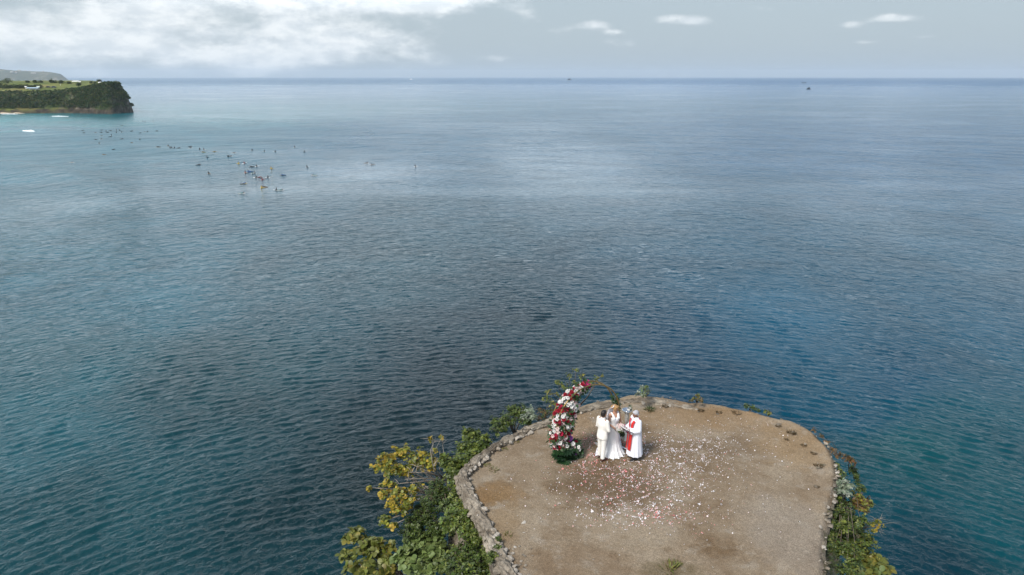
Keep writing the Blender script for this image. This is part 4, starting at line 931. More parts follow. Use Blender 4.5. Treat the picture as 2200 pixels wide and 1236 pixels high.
# bride: facing the camera's side, eyes on the book
def build_bride():
    br = stand(1316, 974, (.42, -.91), 'person', 'person in a white v-neck bridal gown and veil holding a bouquet', 1.03)
    A = [((-.165, 0, 1.40), (-.215, .035, 1.13), (-.055, .225, 1.00)), ((.165, 0, 1.40), (.225, .035, 1.13), (.055, .225, .99))]
    L = [((-.08, 0, .93), (-.08, .03, .5), (-.08, .0, .09)), ((.08, 0, .93), (.08, .03, .5), (.08, .0, .09))]
    H3 = Matrix.Rotation(R(38), 3, 'Z') @ Matrix.Rotation(R(-14), 3, 'X'); hc = (0, .03, 1.62)
    b = MB(); torso(b, .92, True); head(b, hc, H3, .95); arms(b, A, (.043, .036, .025)); legs(b, L)
    for q in (-1, 1): b.ell((q * .068, .075, 1.27), (.068, .06, .065))
    hand(b, A[0][2], (.75, .6, .0), (-.4, .6, .6), -1, .9, .92); hand(b, A[1][2], (-.75, .6, .0), (.4, .6, .6), 1, .9, .92)
    foot(b, L[0][2], (-.08, .14, 0), .9); foot(b, L[1][2], (.08, .14, 0), .9)
    b.fused('body', M['skin'], br, .0085, 3); face(br, hc, H3, .95)
    rings = [(0, 0, .015, .40, .36), (0, .0, .06, .365, .33), (0, 0, .22, .27, .25), (0, 0, .45, .205, .19), (0, 0, .70, .188, .165), (0, 0, .92, .188, .148), (0, 0, 1.05, .140, .112), (0, .004, 1.14, .135, .115), (0, .012, 1.23, .158, .136), (0, .012, 1.29, .156, .132), (0, .004, 1.325, .145, .108)]
    d = MB(); loft(d, densify(rings), 56, lambda a, t: (.10 * max(0, .45 - t) / .45) * math.sin(13 * a + 3 * t) + (.05 * max(0, .3 - t) / .3) * math.sin(29 * a))
    for q in (-1, 1):
        d.ell((q * .068, .088, 1.285), (.072, .062, .062))
        d.tube([(q * .075, .115, 1.30), (q * .095, .075, 1.40), (q * .115, .0, 1.475), (q * .10, -.075, 1.40), (q * .07, -.105, 1.30)], [.052, .038, .026, .036, .05], 10)
    d.fused('gown', M['white'], br, .0105, 2)
    hb = MB(); P = lambda x, y, z: Vector(hc) + H3 @ Vector((x, y, z))
    hb.ell(P(0, -.022, .036), (.084, .096, .092), 14, 10, H3); hb.ell(P(0, -.105, .0), (.058, .050, .055), 12, 8, H3); hb.ell(P(-.035, .045, .075), (.05, .05, .035), 10, 7, H3); hb.ell(P(.035, .045, .075), (.05, .05, .035), 10, 7, H3)
    hb.ell(P(-.07, .02, .0), (.02, .04, .05), 8, 6, H3); hb.ell(P(.07, .02, .0), (.02, .04, .05), 8, 6, H3)
    hb.fused('hair', M['hair_blond'], br, .009, 2)
    # veil: from the crown down the back, spread over the ground on both sides
    vm = bpy.data.materials.new('veil_tulle'); vm.use_nodes = True; t = NT(vm.node_tree); bs = t.n['Principled BSDF']; out = t.n['Material Output']
    bs.inputs['Base Color'].default_value = (.80, .79, .86, 1); bs.inputs['Roughness'].default_value = .8
    g = t.new('ShaderNodeTexCoord'); n = t.noise(g.outputs['Object'], 26, 4, .6)
    tr = t.new('ShaderNodeBsdfTransparent'); mx = t.new('ShaderNodeMixShader'); t.link(t.smooth(n, .42, .58, .6, .97), mx.inputs[0]); t.link(tr.outputs[0], mx.inputs[1]); t.link(bs.outputs[0], mx.inputs[2]); t.link(mx.outputs[0], out.inputs[0])
    hx = H3 @ Vector((1, 0, 0)); hy = H3 @ Vector((0, 1, 0)); top = Vector(hc) + H3 @ Vector((0, -.05, .115))
    V = []; ns, nt = 41, 34
    for i in range(nt):
        tt = i / (nt - 1)
        for k in range(ns):
            s = -1 + 2 * k / (ns - 1)
            k0 = top + hx * (s * .10) + Vector((0, 0, .015 - .06 * abs(s) ** 2)) - hy * .02 * (1 - abs(s)); k1 = Vector((s * .22, -.19 + .08 * abs(s), 1.36)); kh = Vector((s * .16, -.17 + .06 * abs(s), 1.56)); k2 = Vector((s * .27, -.24 + .12 * abs(s), .85)); k3 = Vector((s * .40, -.36 + .30 * abs(s), .10))
            e = Vector((s * .62, -.62 + (.74 if s < 0 else .58) * abs(s) ** 1.6, .05)); k4 = Vector((s * .46, -.44 + .44 * abs(s), .06))
            ks = [k0, kh, k1, k2, k3, k4, e]; st = [0, .10, .22, .52, .82, .88, 1.0]
            j = max(q for q in range(6) if tt >= st[q] - 1e-9); f = (tt - st[j]) / (st[j + 1] - st[j]); p = ks[j].lerp(ks[j + 1], min(1, f))
            rip = .022 * math.sin(s * 17 + tt * 5) * min(1, tt * 3)
            p = p + Vector((0, rip if tt < .85 else 0, abs(rip) * .9 if tt >= .85 else 0)); V.append(p)
    # keep the veil outside the gown
    Vn = np.array([tuple(p) for p in V])
    zz = [r_[2] for r_ in rings]; RX = np.interp(Vn[:, 2], zz, [r_[3] for r_ in rings]); RY = np.interp(Vn[:, 2], zz, [r_[4] for r_ in rings])
    q = np.sqrt((Vn[:, 0] / RX) ** 2 + (Vn[:, 1] / RY) ** 2); m_ = (Vn[:, 2] < 1.3) & (q < 1.12)
    Vn[m_, :2] *= (1.12 / np.maximum(q[m_], .05))[:, None]
    link_mesh('veil', np_mesh('veil', Vn, grid_quads(nt, ns)), vm, br)
    # the bouquet she holds
    mw = br.matrix_basis.copy(); bp = Matrix.Translation(br.location) @ Matrix.Rotation(br.rotation_euler.z, 4, 'Z') @ Vector((-.02, .335, 1.115))
    bq = empty('bouquet', bp); tag(bq, 'hand bouquet of blush and white roses held at the bride\'s waist', 'bouquet')
    rng = random.Random(8)
    for k in range(30):
        z = 1 - 1.5 * (k + .5) / 30; a = k * 2.4; rr = math.sqrt(max(0, 1 - z * z)); v = Vector((rr * math.cos(a), rr * math.sin(a), z))
        put(rng.choice(BLUSH_ROSE + BLUSH_ROSE + WHITE_ROSE), bq, v * .125, v, rng.uniform(.8, 1.0), rng)
    pos = []; fd = Vector((.42, -.91, 0)); sd = Vector((.91, .42, 0))
    for k in range(9): put(rng.choice(WHITE_ROSE + PURPLE + MAGENTA), bq, sd * (.13 + .018 * k) + Vector((rng.gauss(0, .03), rng.gauss(0, .03), .06 - .032 * k)), (.3, -.8, .5), .75, rng)
    lv = [[], [], [], [], []]
    for k in range(60):
        v = Vector((rng.gauss(0, 1), rng.gauss(0, 1), rng.gauss(-.3, .6))).normalized(); lv[0].append(v * .07); lv[1].append(v); lv[2].append((0, 0, 1)); lv[3].append(rng.uniform(.08, .13)); lv[4].append(rng.choice(P_DARK))
    link_mesh('foliage', leaf_mesh('foliage', *lv), M['leaf'], bq)
    MB().tube([(0, 0, -.02), (-.03, .05, -.12), (-.05, .08, -.22)], [.03, .022, .026], 8).build('stems', M['paper'], bq)
build_bride()

def build_priest():
    pr = stand(1362, 984, (-.93, -.36), 'person', 'grey-haired person in a white robe and red stole reading from a black folder', .99)
    A = [((-.185, 0, 1.41), (-.25, .03, 1.14), (-.09, .26, 1.12)), ((.185, 0, 1.41), (.25, .03, 1.14), (.10, .28, 1.11))]
    L = [((-.09, 0, .93), (-.10, .03, .50), (-.11, .03, .09)), ((.09, 0, .93), (.10, .0, .50), (.11, -.04, .09))]
    H3 = Matrix.Rotation(R(-8), 3, 'Z') @ Matrix.Rotation(R(-14), 3, 'X'); hc = (0, .035, 1.615)
    b = MB(); torso(b); head(b, hc, H3); arms(b, A); legs(b, L)
    hand(b, A[0][2], (.45, .9, .05), (0, -.1, -1), 1, .6); hand(b, A[1][2], (-.45, .9, .05), (0, -.1, -1), -1, .6)
    foot(b, L[0][2], (-.13, .16, 0)); foot(b, L[1][2], (.13, .09, 0))
    b.fused('body', M['skin_dark'], pr, .0085, 3); face(pr, hc, H3)
    rings = [(0, 0, .17, .285, .255), (0, 0, .30, .275, .242), (0, 0, .60, .250, .215), (0, 0, .90, .235, .190), (0, 0, 1.15, .218, .165), (0, 0, 1.32, .222, .150), (0, 0, 1.41, .20, .118), (0, -.005, 1.475, .10, .08)]
    r = MB(); loft(r, densify(rings), 56, lambda a, t: (.055 * max(0, .8 - t)) * math.sin(11 * a + 2 * t) + (.03 * max(0, .8 - t)) * math.sin(23 * a + 1))
    for sh, e, w_ in A:
        e, w_ = Vector(e), Vector(w_); r.cap(sh, e, .085, .085); r.tube([e, e.lerp(w_, .5) - Vector((0, 0, .02)), e.lerp(w_, .95) - Vector((0, 0, .035))], [.085, .095, .115], 14)
    robe = r.fused('robe', M['robe'], pr, .012, 2)
    # stole: one ribbon down each side of the chest, joined behind the neck
    A_ = np.array(rings)
    def surf(x, z):
        rx, ry = np.interp(z, A_[:, 2], A_[:, 3]), np.interp(z, A_[:, 2], A_[:, 4]); return ry * math.sqrt(max(0.02, 1 - (x / rx) ** 2))
    st = MB()
    for q in (-1, 1):
        V = []; zs = np.linspace(1.44, .40, 28)
        for z in zs:
            xc = q * (.085 + .03 * (z > 1.3) * (z - 1.3) / .14); hw = .042 + .014 * (1.44 - z)
            for x in (xc - hw, xc + hw): V.append((x, max(surf(x, z), .08) * 1.06 + .045, z))
        n = len(zs); F = [(2 * i, 2 * i + 1, 2 * i + 3, 2 * i + 2) for i in range(n - 1)]; st.add(V, F)
    V = []
    for i in range(21):
        a = -.35 + (math.pi + .7) * i / 20; c, s = math.cos(a), math.sin(a)
        V += [(c * .115, -s * .105 + .03, 1.455 + .02 * s), (c * .172, -s * .135 + .03, 1.415 + .03 * s)]
    st.add(V, [(2 * i, 2 * i + 2, 2 * i + 3, 2 * i + 1) for i in range(20)])
    o = st.build('stole', M['red'], robe); so = o.modifiers.new('t', 'SOLIDIFY'); so.thickness = .012; so.offset = 0
    em = MB()
    for z in (.52, .50): pass
    em.box((.085, surf(.085, .52) * 1.06 + .056, .54), (.006, .004, .06)); em.box((.085, surf(.085, .52) * 1.06 + .056, .555), (.028, .004, .006)); em.build('cross', M['shoe'], robe)
    tr = MB()
    for hp, kn, an in L: tr.tube([kn, Vector(kn).lerp(Vector(an), .5), an], [.08, .076, .072], 12)
    tr.build('trousers', M['black'], pr)
    for an, to in ((L[0][2], (-.13, .19, 0)), (L[1][2], (.13, .12, 0))):
        s = MB(); s.cap((an[0], an[1] - .03, .045), (to[0], to[1], .036), .052, .042); s.ell((an[0], an[1], .07), (.05, .06, .05)); s.fused('shoe', M['black'], pr, .01, 2)
    hb = MB(); P = lambda x, y, z: Vector(hc) + H3 @ Vector((x, y, z))
    hb.ell(P(0, -.020, .040), (.084, .099, .092), 14, 10, H3); hb.ell(P(0, -.050, -.005), (.080, .066, .07), 12, 8, H3); hb.ell(P(0, .035, .08), (.062, .05, .04), 10, 7, H3)
    hb.fused('hair', M['hair_grey'], pr, .009, 2)
    MB().lathe([(.066, 1.45), (.068, 1.485), (.060, 1.515)], 16, caps=False).build('collar', M['white'], pr)
    # the open folder he reads from
    T = Matrix.Translation(pr.location) @ Matrix.Rotation(pr.rotation_euler.z, 4, 'Z')
    bk = empty('folder', T @ Vector((0, .38, 1.13)), pr.rotation_euler.z + R(4)); bk.rotation_euler.x = R(32); tag(bk, 'open black folder with white pages held by the robed person', 'folder')
    c = MB(); c.box((-.125, 0, .012), (.124, .165, .006), ry=R(6)); c.box((.125, 0, .012), (.124, .165, .006), ry=R(-6)); c.build('cover', M['black'], bk, smooth=False)
    for q in (-1, 1): MB().box((q * .122, 0, .026), (.112, .15, .005), ry=R(-6 * q)).build('page', M['paper'], bk, smooth=False)
build_priest()

# pedestal with a silver bowl behind the couple
def build_pedestal():
    p = at(1344, 944, G); p.z = float(ground_z(p.x, p.y)); r = empty('pedestal', p, R(25)); tag(r, 'carved grey pedestal with a silver bowl standing behind the couple', 'pedestal')
    MB().box((0, 0, .02), (.22, .22, .025)).build('slab', M['terracotta'], r, False); MB().box((0, 0, .21), (.15, .15, .17), taper=.94).build('plinth', M['plinth'], r, False)
    MB().lathe([(0.0740, .38), (0.0814, .41), (0.0518, .45), (0.0407, .50), (0.0481, .56), (0.0407, .62), (0.0629, .66), (0.0703, .72), (0.0651, .80), (0.0725, .86), (0.0666, .93), (0.0555, .97), (0.0814, 1.0)], 20).build('column', M['carved'], r)
    MB().lathe([(.05, 1.0), (.10, 1.03), (.155, 1.09), (.175, 1.12), (.165, 1.12), (.14, 1.085), (.02, 1.05)], 24).build('bowl', M['silver'], r)
    rng = random.Random(2)
    lv = [[], [], [], [], []]
    for k in range(16):
        a = rng.uniform(-.8, .8); lv[0].append((.08, .02, 1.09)); lv[1].append((math.cos(a) * .7, math.sin(a) * .7, rng.uniform(.5, 1.4))); lv[2].append((rng.gauss(0, .5), -.6, .6)); lv[3].append(rng.uniform(.1, .2)); lv[4].append(rng.choice([(.10, .13, .08), (.2, .22, .15), (.05, .07, .03)]))
    link_mesh('sprig', leaf_mesh('sprig', *lv), M['leaf'], r)
    put(WHITE_ROSE[1], r, (.1, 0, 1.17), (.3, -.5, 1), .8, rng); put(WHITE_ROSE[0], r, (.02, -.04, 1.13), (0, -.4, 1), .7, rng)
build_pedestal()

# ------------------------------------------------------------------ HEADLAND across the bay
def ppm_at(Y): return FPX / (Y * math.cos(PITCH) + 25 * math.sin(PITCH))
HX = np.linspace(-760, -335, 300); HY = np.linspace(612, 1000, 230)
def head_z(x, y):
    x = np.asarray(x, float); y = np.asarray(y, float)
    # distance inland from the shoreline (front, facing the camera) and from the eastern tip
    front = 636 + 7 * fbm(x / 34, x * 0, 81, 3) + 0.035 * (x + 350) * 0.6 - 10 * np.exp(-((x + 350) / 30) ** 2)
    dfr = y - front
    tip = -352 + 8 * fbm(y / 30, y * 0, 83, 3) - 0.66 * np.clip(y - 650, 0, 400)
    dtip = tip - x
    rimh = np.interp(x, [-760, -520, -470, -430, -405, -385, -365, -350], [12, 13, 14, 15.5, 19, 22.5, 25.3, 26])          # height of the front rim
    slope_w = np.interp(x, [-760, -470, -420, -390, -352], [26, 24, 20, 15, 12])
    t = np.clip(dfr / slope_w, 0, 1)
    prof = np.where(t < .12, 3.2 * np.clip(t / .03, 0, 1), 3.2 + (rimh - 3.2) * ((t - .12) / .88) ** .85)
    top = rimh + (26.2 - rimh) * np.clip((dfr - slope_w) / 85, 0, 1) ** .8
    z = np.where(t < 1, prof, top)
    # end of the point: undercut rock steps
    et = np.interp(dtip, [-1, 0, 1.2, 1.6, 3.5, 4.5, 6.5, 8, 9, 9.6, 60], [-3, 5, 6, 11.5, 13.5, 16.5, 18, 20, 25.6, 26.2, 26.5])
    z = np.minimum(z, et)
    z = np.where(dfr < 0, np.maximum(-3, dfr * .35), z)
    n = fbm(x / 9, y / 9, 85, 4)
    z = z + n * np.where((t < 1) & (z > 4), 3.0, 0.5) * np.clip(z / 6, 0, 1)
    return np.where(dtip < 0, -3, z)
def build_headland():
    X, Y = np.meshgrid(HX, HY, indexing='ij'); Z = head_z(X, Y)
    V = np.stack([X, Y, Z], -1).reshape(-1, 3); me = np_mesh('headland', V, grid_quads(len(HX), len(HY))[:, ::-1])
    me_m = bpy.data.materials.new('headland_land'); me_m.use_nodes = True; t = NT(me_m.node_tree); b = t.n['Principled BSDF']
    g = t.new('ShaderNodeNewGeometry'); pos = g.outputs['Position']; nx, ny, nz = t.sep(g.outputs['Normal']); px, py, pz = t.sep(pos)
    a = t.noise(pos, .05, 6, .6, .3); c = t.noise(pos, .3, 5, .6)
    grass = t.ramp(a, [(.32, (.065, .092, .022)), (.5, (.125, .150, .034)), (.66, (.190, .180, .055))])
    grass = t.mix(t.math('MULTIPLY', t.smooth(c, .5, .7), .6), grass, (.075, .08, .024, 1))
    grass = t.mix(t.math('MULTIPLY', t.smooth(t.noise(pos, .022, 5, .6), .48, .62), .6), grass, (.20, .15, .06, 1))
    rock = t.ramp(c, [(.35, (.045, .036, .026)), (.55, (.14, .115, .085)), (.7, (.26, .22, .17))])
    scrub = t.ramp(c, [(.35, (.016, .030, .010)), (.6, (.04, .062, .016)), (.75, (.075, .075, .03))])
    side = t.mix(t.smooth(a, .52, .60), scrub, rock)
    low = t.mix(t.smooth(pz, 4.2, 2.8), side, t.ramp(c, [(.4, (.022, .019, .015)), (.7, (.075, .062, .045))]))
    colr = t.mix(t.smooth(nz, .72, .9), low, grass)
    # bare rock on the point
    tipm = t.math('MULTIPLY', t.smooth(px, -364, -352), t.smooth(nz, .9, .5)); colr = t.mix(t.math('MULTIPLY', tipm, .75), colr, rock)
    t.link(colr, b.inputs['Base Color']); b.inputs['Roughness'].default_value = .95; b.inputs['Specular IOR Level'].default_value = .2
    o = link_mesh('headland', me, me_m); tag(o, 'grass-topped headland with scrub-covered cliff across the bay', kind='structure')
    # sand at its foot
    bx = np.linspace(-760, -415, 120); V = []
    wd = np.interp(bx, [-760, -480, -440, -415], [14, 9, 4, 0.5]) * (1 + .2 * vnoise(bx / 12, bx * 0, 3))
    fr = 636 + 7 * fbm(bx / 34, bx * 0, 81, 3) + 0.021 * (bx + 350)
    for k in range(7):
        u = k / 6; V.append(np.stack([bx, fr + 3 - wd * (1 - u), -0.3 + 2.0 * u + 0 * bx], -1))
    me = np_mesh('beach', np.concatenate(V), grid_quads(7, 120)); o = link_mesh('beach', me, mat('sand', (.50, .40, .29), .95, .15, .3)); tag(o, 'strip of pale sand at the foot of the headland', kind='structure')
    # scrub over the cliff face and along the top edge
    rng = np.random.RandomState(4); pos, dr, nr, sz, co = [], [], [], [], []
    pal = [(.028, .062, .016), (.040, .080, .018), (.055, .10, .02), (.085, .11, .026), (.026, .05, .016), (.11, .11, .035)]
    cnt = 0
    while cnt < 5200:
        tipc = cnt % 4 == 0
        x = rng.uniform(-396, -353) if tipc else rng.uniform(-620, -352); y = rng.uniform(622, 664) if tipc else rng.uniform(634, 676); z = float(head_z(x, y))
        if z < 4.2: continue
        zr = np.interp(x, [-760, -520, -470, -430, -405, -385, -365, -350], [12, 13, 14, 15.5, 19, 22.5, 25.3, 26])
        if z > zr + .3 and rng.rand() > .25: continue
        if float(vnoise(x / 14, y / 9, 90)) < -.34 and rng.rand() < .8 and not tipc: continue
        if x > -359 and rng.rand() < .6: continue
        cnt += 1; r = rng.uniform(.9, 2.3) * (1 if z < zr else .6); base = pal[rng.randint(len(pal))]; k = 1 + .5 * vnoise(x / 25, y / 25, 91)
        for _ in range(26):
            d = rng.normal(size=3); d /= np.linalg.norm(d); d[2] = abs(d[2]) * .9
            pos.append((x + d[0] * r * .9, y + d[1] * r * .9, z + d[2] * r)); dr.append(d + rng.normal(size=3) * .5); nr.append(d + rng.normal(size=3) * .4); sz.append(rng.uniform(.5, 1.1)); j = rng.uniform(.7, 1.3) * k; co.append((base[0] * j, base[1] * j, base[2] * j))
    me = leaf_mesh('scrub', pos, dr, nr, sz, co, ROUND_V); o = link_mesh('scrub', me, M['leaf']); tag(o, 'dense dark green scrub covering the headland cliff', 'scrub', kind='stuff')
build_headland()
def hp(px, py, Y=None, dz=0.0):
    """a point of the headland surface under a photo pixel"""
    u, v = px - 1100, py - 618
    d = Vector((u / FPX, math.cos(PITCH) - v / FPX * math.sin(PITCH), -math.sin(PITCH) - v / FPX * math.cos(PITCH))); 
    for k in np.arange(630, 960, .5):
        t = k / d.y; p = Vector((0, 0, CAMZ)) + d * t
        if p.z <= float(head_z(p.x, p.y)): return Vector((p.x, p.y, float(head_z(p.x, p.y)) + dz))
    t = 700 / d.y; p = Vector((0, 0, CAMZ)) + d * t; return Vector((p.x, p.y, float(head_z(p.x, p.y)) + dz))
def far_tree(name, label, p, h, r, pal, seed, group=None):
    rng = random.Random(seed); root = empty(name, p); tag(root, label, 'tree', group)
    MB().tube([(0, 0, -.3), (.1, 0, h * .35), (.2, .1, h * .7)], [.22, .16, .08], 6).build('trunk', M['bark'], root)
    L = [[], [], [], [], []]
    for k in range(9):
        c = Vector((rng.gauss(0, .45) * r, rng.gauss(0, .45) * r, h * .68 + rng.gauss(0, .22) * r))
        for _ in range(55):
            d = Vector((rng.gauss(0, 1), rng.gauss(0, 1), rng.gauss(.2, .8))).normalized(); L[0].append(c + d * r * rng.uniform(.3, .55)); L[1].append(d + Vector((0, 0, -.3))); L[2].append(d + Vector((rng.gauss(0, .5), rng.gauss(0, .5), .5))); L[3].append(rng.uniform(.4, .8)); L[4].append(rng.choice(pal))
    link_mesh('crown', leaf_mesh('crown', *L, shape=ROUND_V), M['leaf'], root)
far_tree('tree', 'broad dark tree standing alone on the headland grass', hp(16, 184), 6.5, 4.2, P_DARK, 3)
far_tree('tree', 'leaning dark tree at the hedge end on the headland', hp(2, 186), 5.0, 3.2, P_DARK + P_MID[:1], 5)
far_tree('tree', 'small dark tree against the sea on the headland tip', hp(214, 179.5), 3.6, 1.7, P_DARK, 7)
far_tree('tree', 'dark conical shrub tree at the cliff rim of the headland', hp(170, 188), 4.0, 1.8, P_DARK, 9)
for k, (px, py, r) in enumerate([(75, 177.2, 1.8), (88, 177.0, 1.5), (110, 177.5, 2.0), (118, 177.6, 1.8), (132, 178.6, 2.0), (150, 179, 1.4), (196, 178.5, 1.3), (60, 177, 1.5), (205, 179, 1.2), (225, 179, 1.3)]):
    far_tree('bush', 'low rounded bush along the seaward skyline of the headland', hp(px, py + 1.0), r * .9, r, P_DARK + P_OLIVE[:1], 20 + k, 'bushes along the headland skyline')
for k in range(11):
    far_tree('hedge_bush', 'bush in the hedge row across the headland grass', hp(3 + k * 8.2, 189.5 + (k % 3) * .4), 2.1, 2.3, P_DARK + P_OLIVE[:1], 40 + k, 'hedge row on the headland')

# vehicles and shelters on the headland
def far_car(p, rz, m, label):
    r = empty('parked_car', p, rz); tag(r, label, 'car')
    b = MB(); b.box((0, 0, .62), (2.1, .85, .34), taper=.96); b.build('body', m, r, False)
    MB().box((-.15, 0, 1.20), (1.2, .74, .30), taper=.82).build('cabin', M['black'], r, False); MB().box((-.15, 0, 1.515), (.98, .62, .02)).build('roof', m, r, False)
    for sx in (-1.3, 1.3):
        for sy in (-.82, .82): MB().tube([(sx, sy - .1, .32), (sx, sy + .1, .32)], .32, 12).build('wheel', M['black'], r)
far_car(hp(104, 188.5), R(8), mat('dark_paint', (.03, .03, .035), .3), 'dark car parked on the headland grass beside a blue-grey one')
far_car(hp(116, 188.8), R(14), mat('blue_paint', (.04, .07, .13), .3), 'blue-grey car parked on the headland grass beside a dark one')
def shelter(name, p, rz, L, D, H, roofm, label, wallm=None, pitch=.35):
    r = empty(name, p, rz); tag(r, label, 'shelter')
    for sx in (-1, 1):
        for sy in (-1, 1): MB().box((sx * L * .46, sy * D * .44, H / 2), (.07, .07, H / 2)).build('post', M['bark'], r, False)
    m = MB(); m.add([(-L / 2, -D / 2, H), (L / 2, -D / 2, H), (L / 2, 0, H + pitch * D), (-L / 2, 0, H + pitch * D), (-L / 2, D / 2, H), (L / 2, D / 2, H), (-L / 2, -D / 2, H - .08), (L / 2, -D / 2, H - .08), (-L / 2, D / 2, H - .08), (L / 2, D / 2, H - .08)],
                    [(0, 1, 2, 3), (3, 2, 5, 4), (6, 7, 1, 0), (4, 5, 9, 8), (0, 3, 4), (1, 5, 2), (6, 8, 9, 7)]); m.build('roof', roofm, r, False)
    if wallm:
        MB().box((0, D * .40, H * .48), (L * .45, .05, H * .46)).build('back_wall', wallm, r, False)
M['pale_blue'] = mat('pale_blue_sheet', (.42, .55, .66), .5, .1, .5); M['tent'] = mat('tent_white', (.80, .79, .76), .7)
shelter('market_shelter', hp(72, 193.2), R(-2), 11.5, 3.0, 1.5, M['pale_blue'], 'long low pale blue roofed shelter on the headland grass', M['tent'], .22)
shelter('tent', hp(56.5, 191.5), R(10), 2.0, 2.0, 1.9, M['tent'], 'small cream tent at one end of the long blue shelter', M['tent'], .3)
shelter('tent', hp(83, 191.5), R(30), 2.6, 2.6, 1.9, mat('tent_green', (.62, .70, .58), .7), 'pale green tent at the other end of the long blue shelter', M['tent'], .3)
shelter('beach_shelter', hp(164, 180), R(5), 6.5, 4.0, 2.1, M['tent'], 'white roofed open shelter on the seaward skyline of the headland', None, .18)
shelter('tent', hp(215, 181.5), R(20), 2.4, 2.4, 1.5, M['tent'], 'small white tent on the grass by the headland tip', M['tent'], .35)
shelter('tent', hp(172, 180), R(5), 2.2, 2.2, 1.6, M['tent'], 'small white tent next to the open skyline shelter', None, .35)
def standing(p, m, label, group=None):
    b = MB(); torso(b); head(b, (0, .02, 1.62), Matrix.Identity(3)); arms(b, [((-.18, 0, 1.4), (-.22, 0, 1.1), (-.2, .06, .85)), ((.18, 0, 1.4), (.22, 0, 1.1), (.2, .06, .85))]); legs(b, [((-.09, 0, .93), (-.1, .03, .5), (-.1, 0, .08)), ((.09, 0, .93), (.1, .03, .5), (.1, 0, .08))])
    o = b.fused('person', m, None, .03, 2); o.location = p; tag(o, label, 'person', group); return o
standing(hp(130, 184.5), M['tent'], 'distant person in white standing on the headland grass')

# ------------------------------------------------------------------ FAR COAST
def build_far():
    sx = np.linspace(-5200, -3500, 220); yy = np.linspace(5900, 7300, 60); X, Y = np.meshgrid(sx, yy, indexing='ij')
    prof = np.interp(X + .70 * (Y - 5960), [-5200, -4700, -4450, -4330, -4250, -4150, -4060, -3900, -3800, -3750, -3720, -3690, -3500], [120, 112, 100, 96, 88, 78, 74, 68, 60, 48, 22, -6, -8])
    d = Y - 5960 - 40 * fbm(X / 160, X * 0, 95, 3)
    Z = np.where(d < 0, -8, prof * np.clip(d / 110, 0, 1) ** .45 + 5 * fbm(X / 45, Y / 45, 96, 4) * np.clip(d / 60, 0, 1) * (prof > 0)); Z = np.minimum(Z, prof + 6)
    m = bpy.data.materials.new('far_coast'); m.use_nodes = True; t = NT(m.node_tree); b = t.n['Principled BSDF']; g = t.new('ShaderNodeNewGeometry'); nx, ny, nz = t.sep(g.outputs['Normal']); n = t.noise(g.outputs['Position'], .012, 6, .65)
    c = t.ramp(n, [(.35, (.035, .05, .022)), (.52, (.07, .075, .035)), (.66, (.22, .19, .14))]); t.link(c, b.inputs['Base Color']); b.inputs['Roughness'].default_value = 1
    o = link_mesh('far_coast', np_mesh('far_coast', np.stack([X, Y, Z], -1).reshape(-1, 3), grid_quads(220, 60)[:, ::-1]), m); tag(o, 'hazy blue coast of high cliffs beyond the headland', kind='structure')
    fz = lambda x: float(np.interp(x, sx, Z[:, 12]))
    wm = mat('far_wall', (.50, .47, .42), .9); rm = mat('far_roof', (.30, .20, .15), .8)
    H = [(44, 'wide white villa on the crest of the far coast', 34, wm, 14), (57, 'narrow white villa beside the wide one on the far coast crest', 14, wm, 10), (27, 'long pale villa low on the far coast slope', 30, wm, 7), (95, 'red-roofed villa near the end of the far coast', 16, rm, 10), (73, 'long low pale terrace halfway up the far coast', 58, wm, 6), (110, 'small pale villa on the last shoulder of the far coast', 12, wm, 9), (36, 'grey-roofed villa below the crest of the far coast', 20, rm, 9), (66, 'small white house under the far coast crest', 11, wm, 8)]
    for px, lab, L, roofm, hh in H:
        L *= .7; hh *= .6
        u = (px - 1100) / FPX; Y0 = 6140; X0 = u * (Y0 * math.cos(PITCH)) ; z0 = fz(X0) - (16 if 'low' in lab or 'half' in lab else 3)
        Y0 = 6020 if 'low' in lab or 'half' in lab else 6090; X0 = u * (Y0 * math.cos(PITCH))
        r = empty('far_villa', (X0, Y0, z0)); tag(r, lab, 'house')
        MB().box((0, 0, hh / 2), (L / 2, 6, hh / 2)).build('wall', wm, r, False)
        MB().add([(-L / 2 - 1, -7, hh), (L / 2 + 1, -7, hh), (L / 2 - 3, 0, hh + 4), (-L / 2 + 3, 0, hh + 4), (-L / 2 - 1, 7, hh), (L / 2 + 1, 7, hh)], [(0, 1, 2, 3), (3, 2, 5, 4), (0, 3, 4), (1, 5, 2), (0, 4, 5, 1)]).build('roof', roofm, r, False)
build_far()

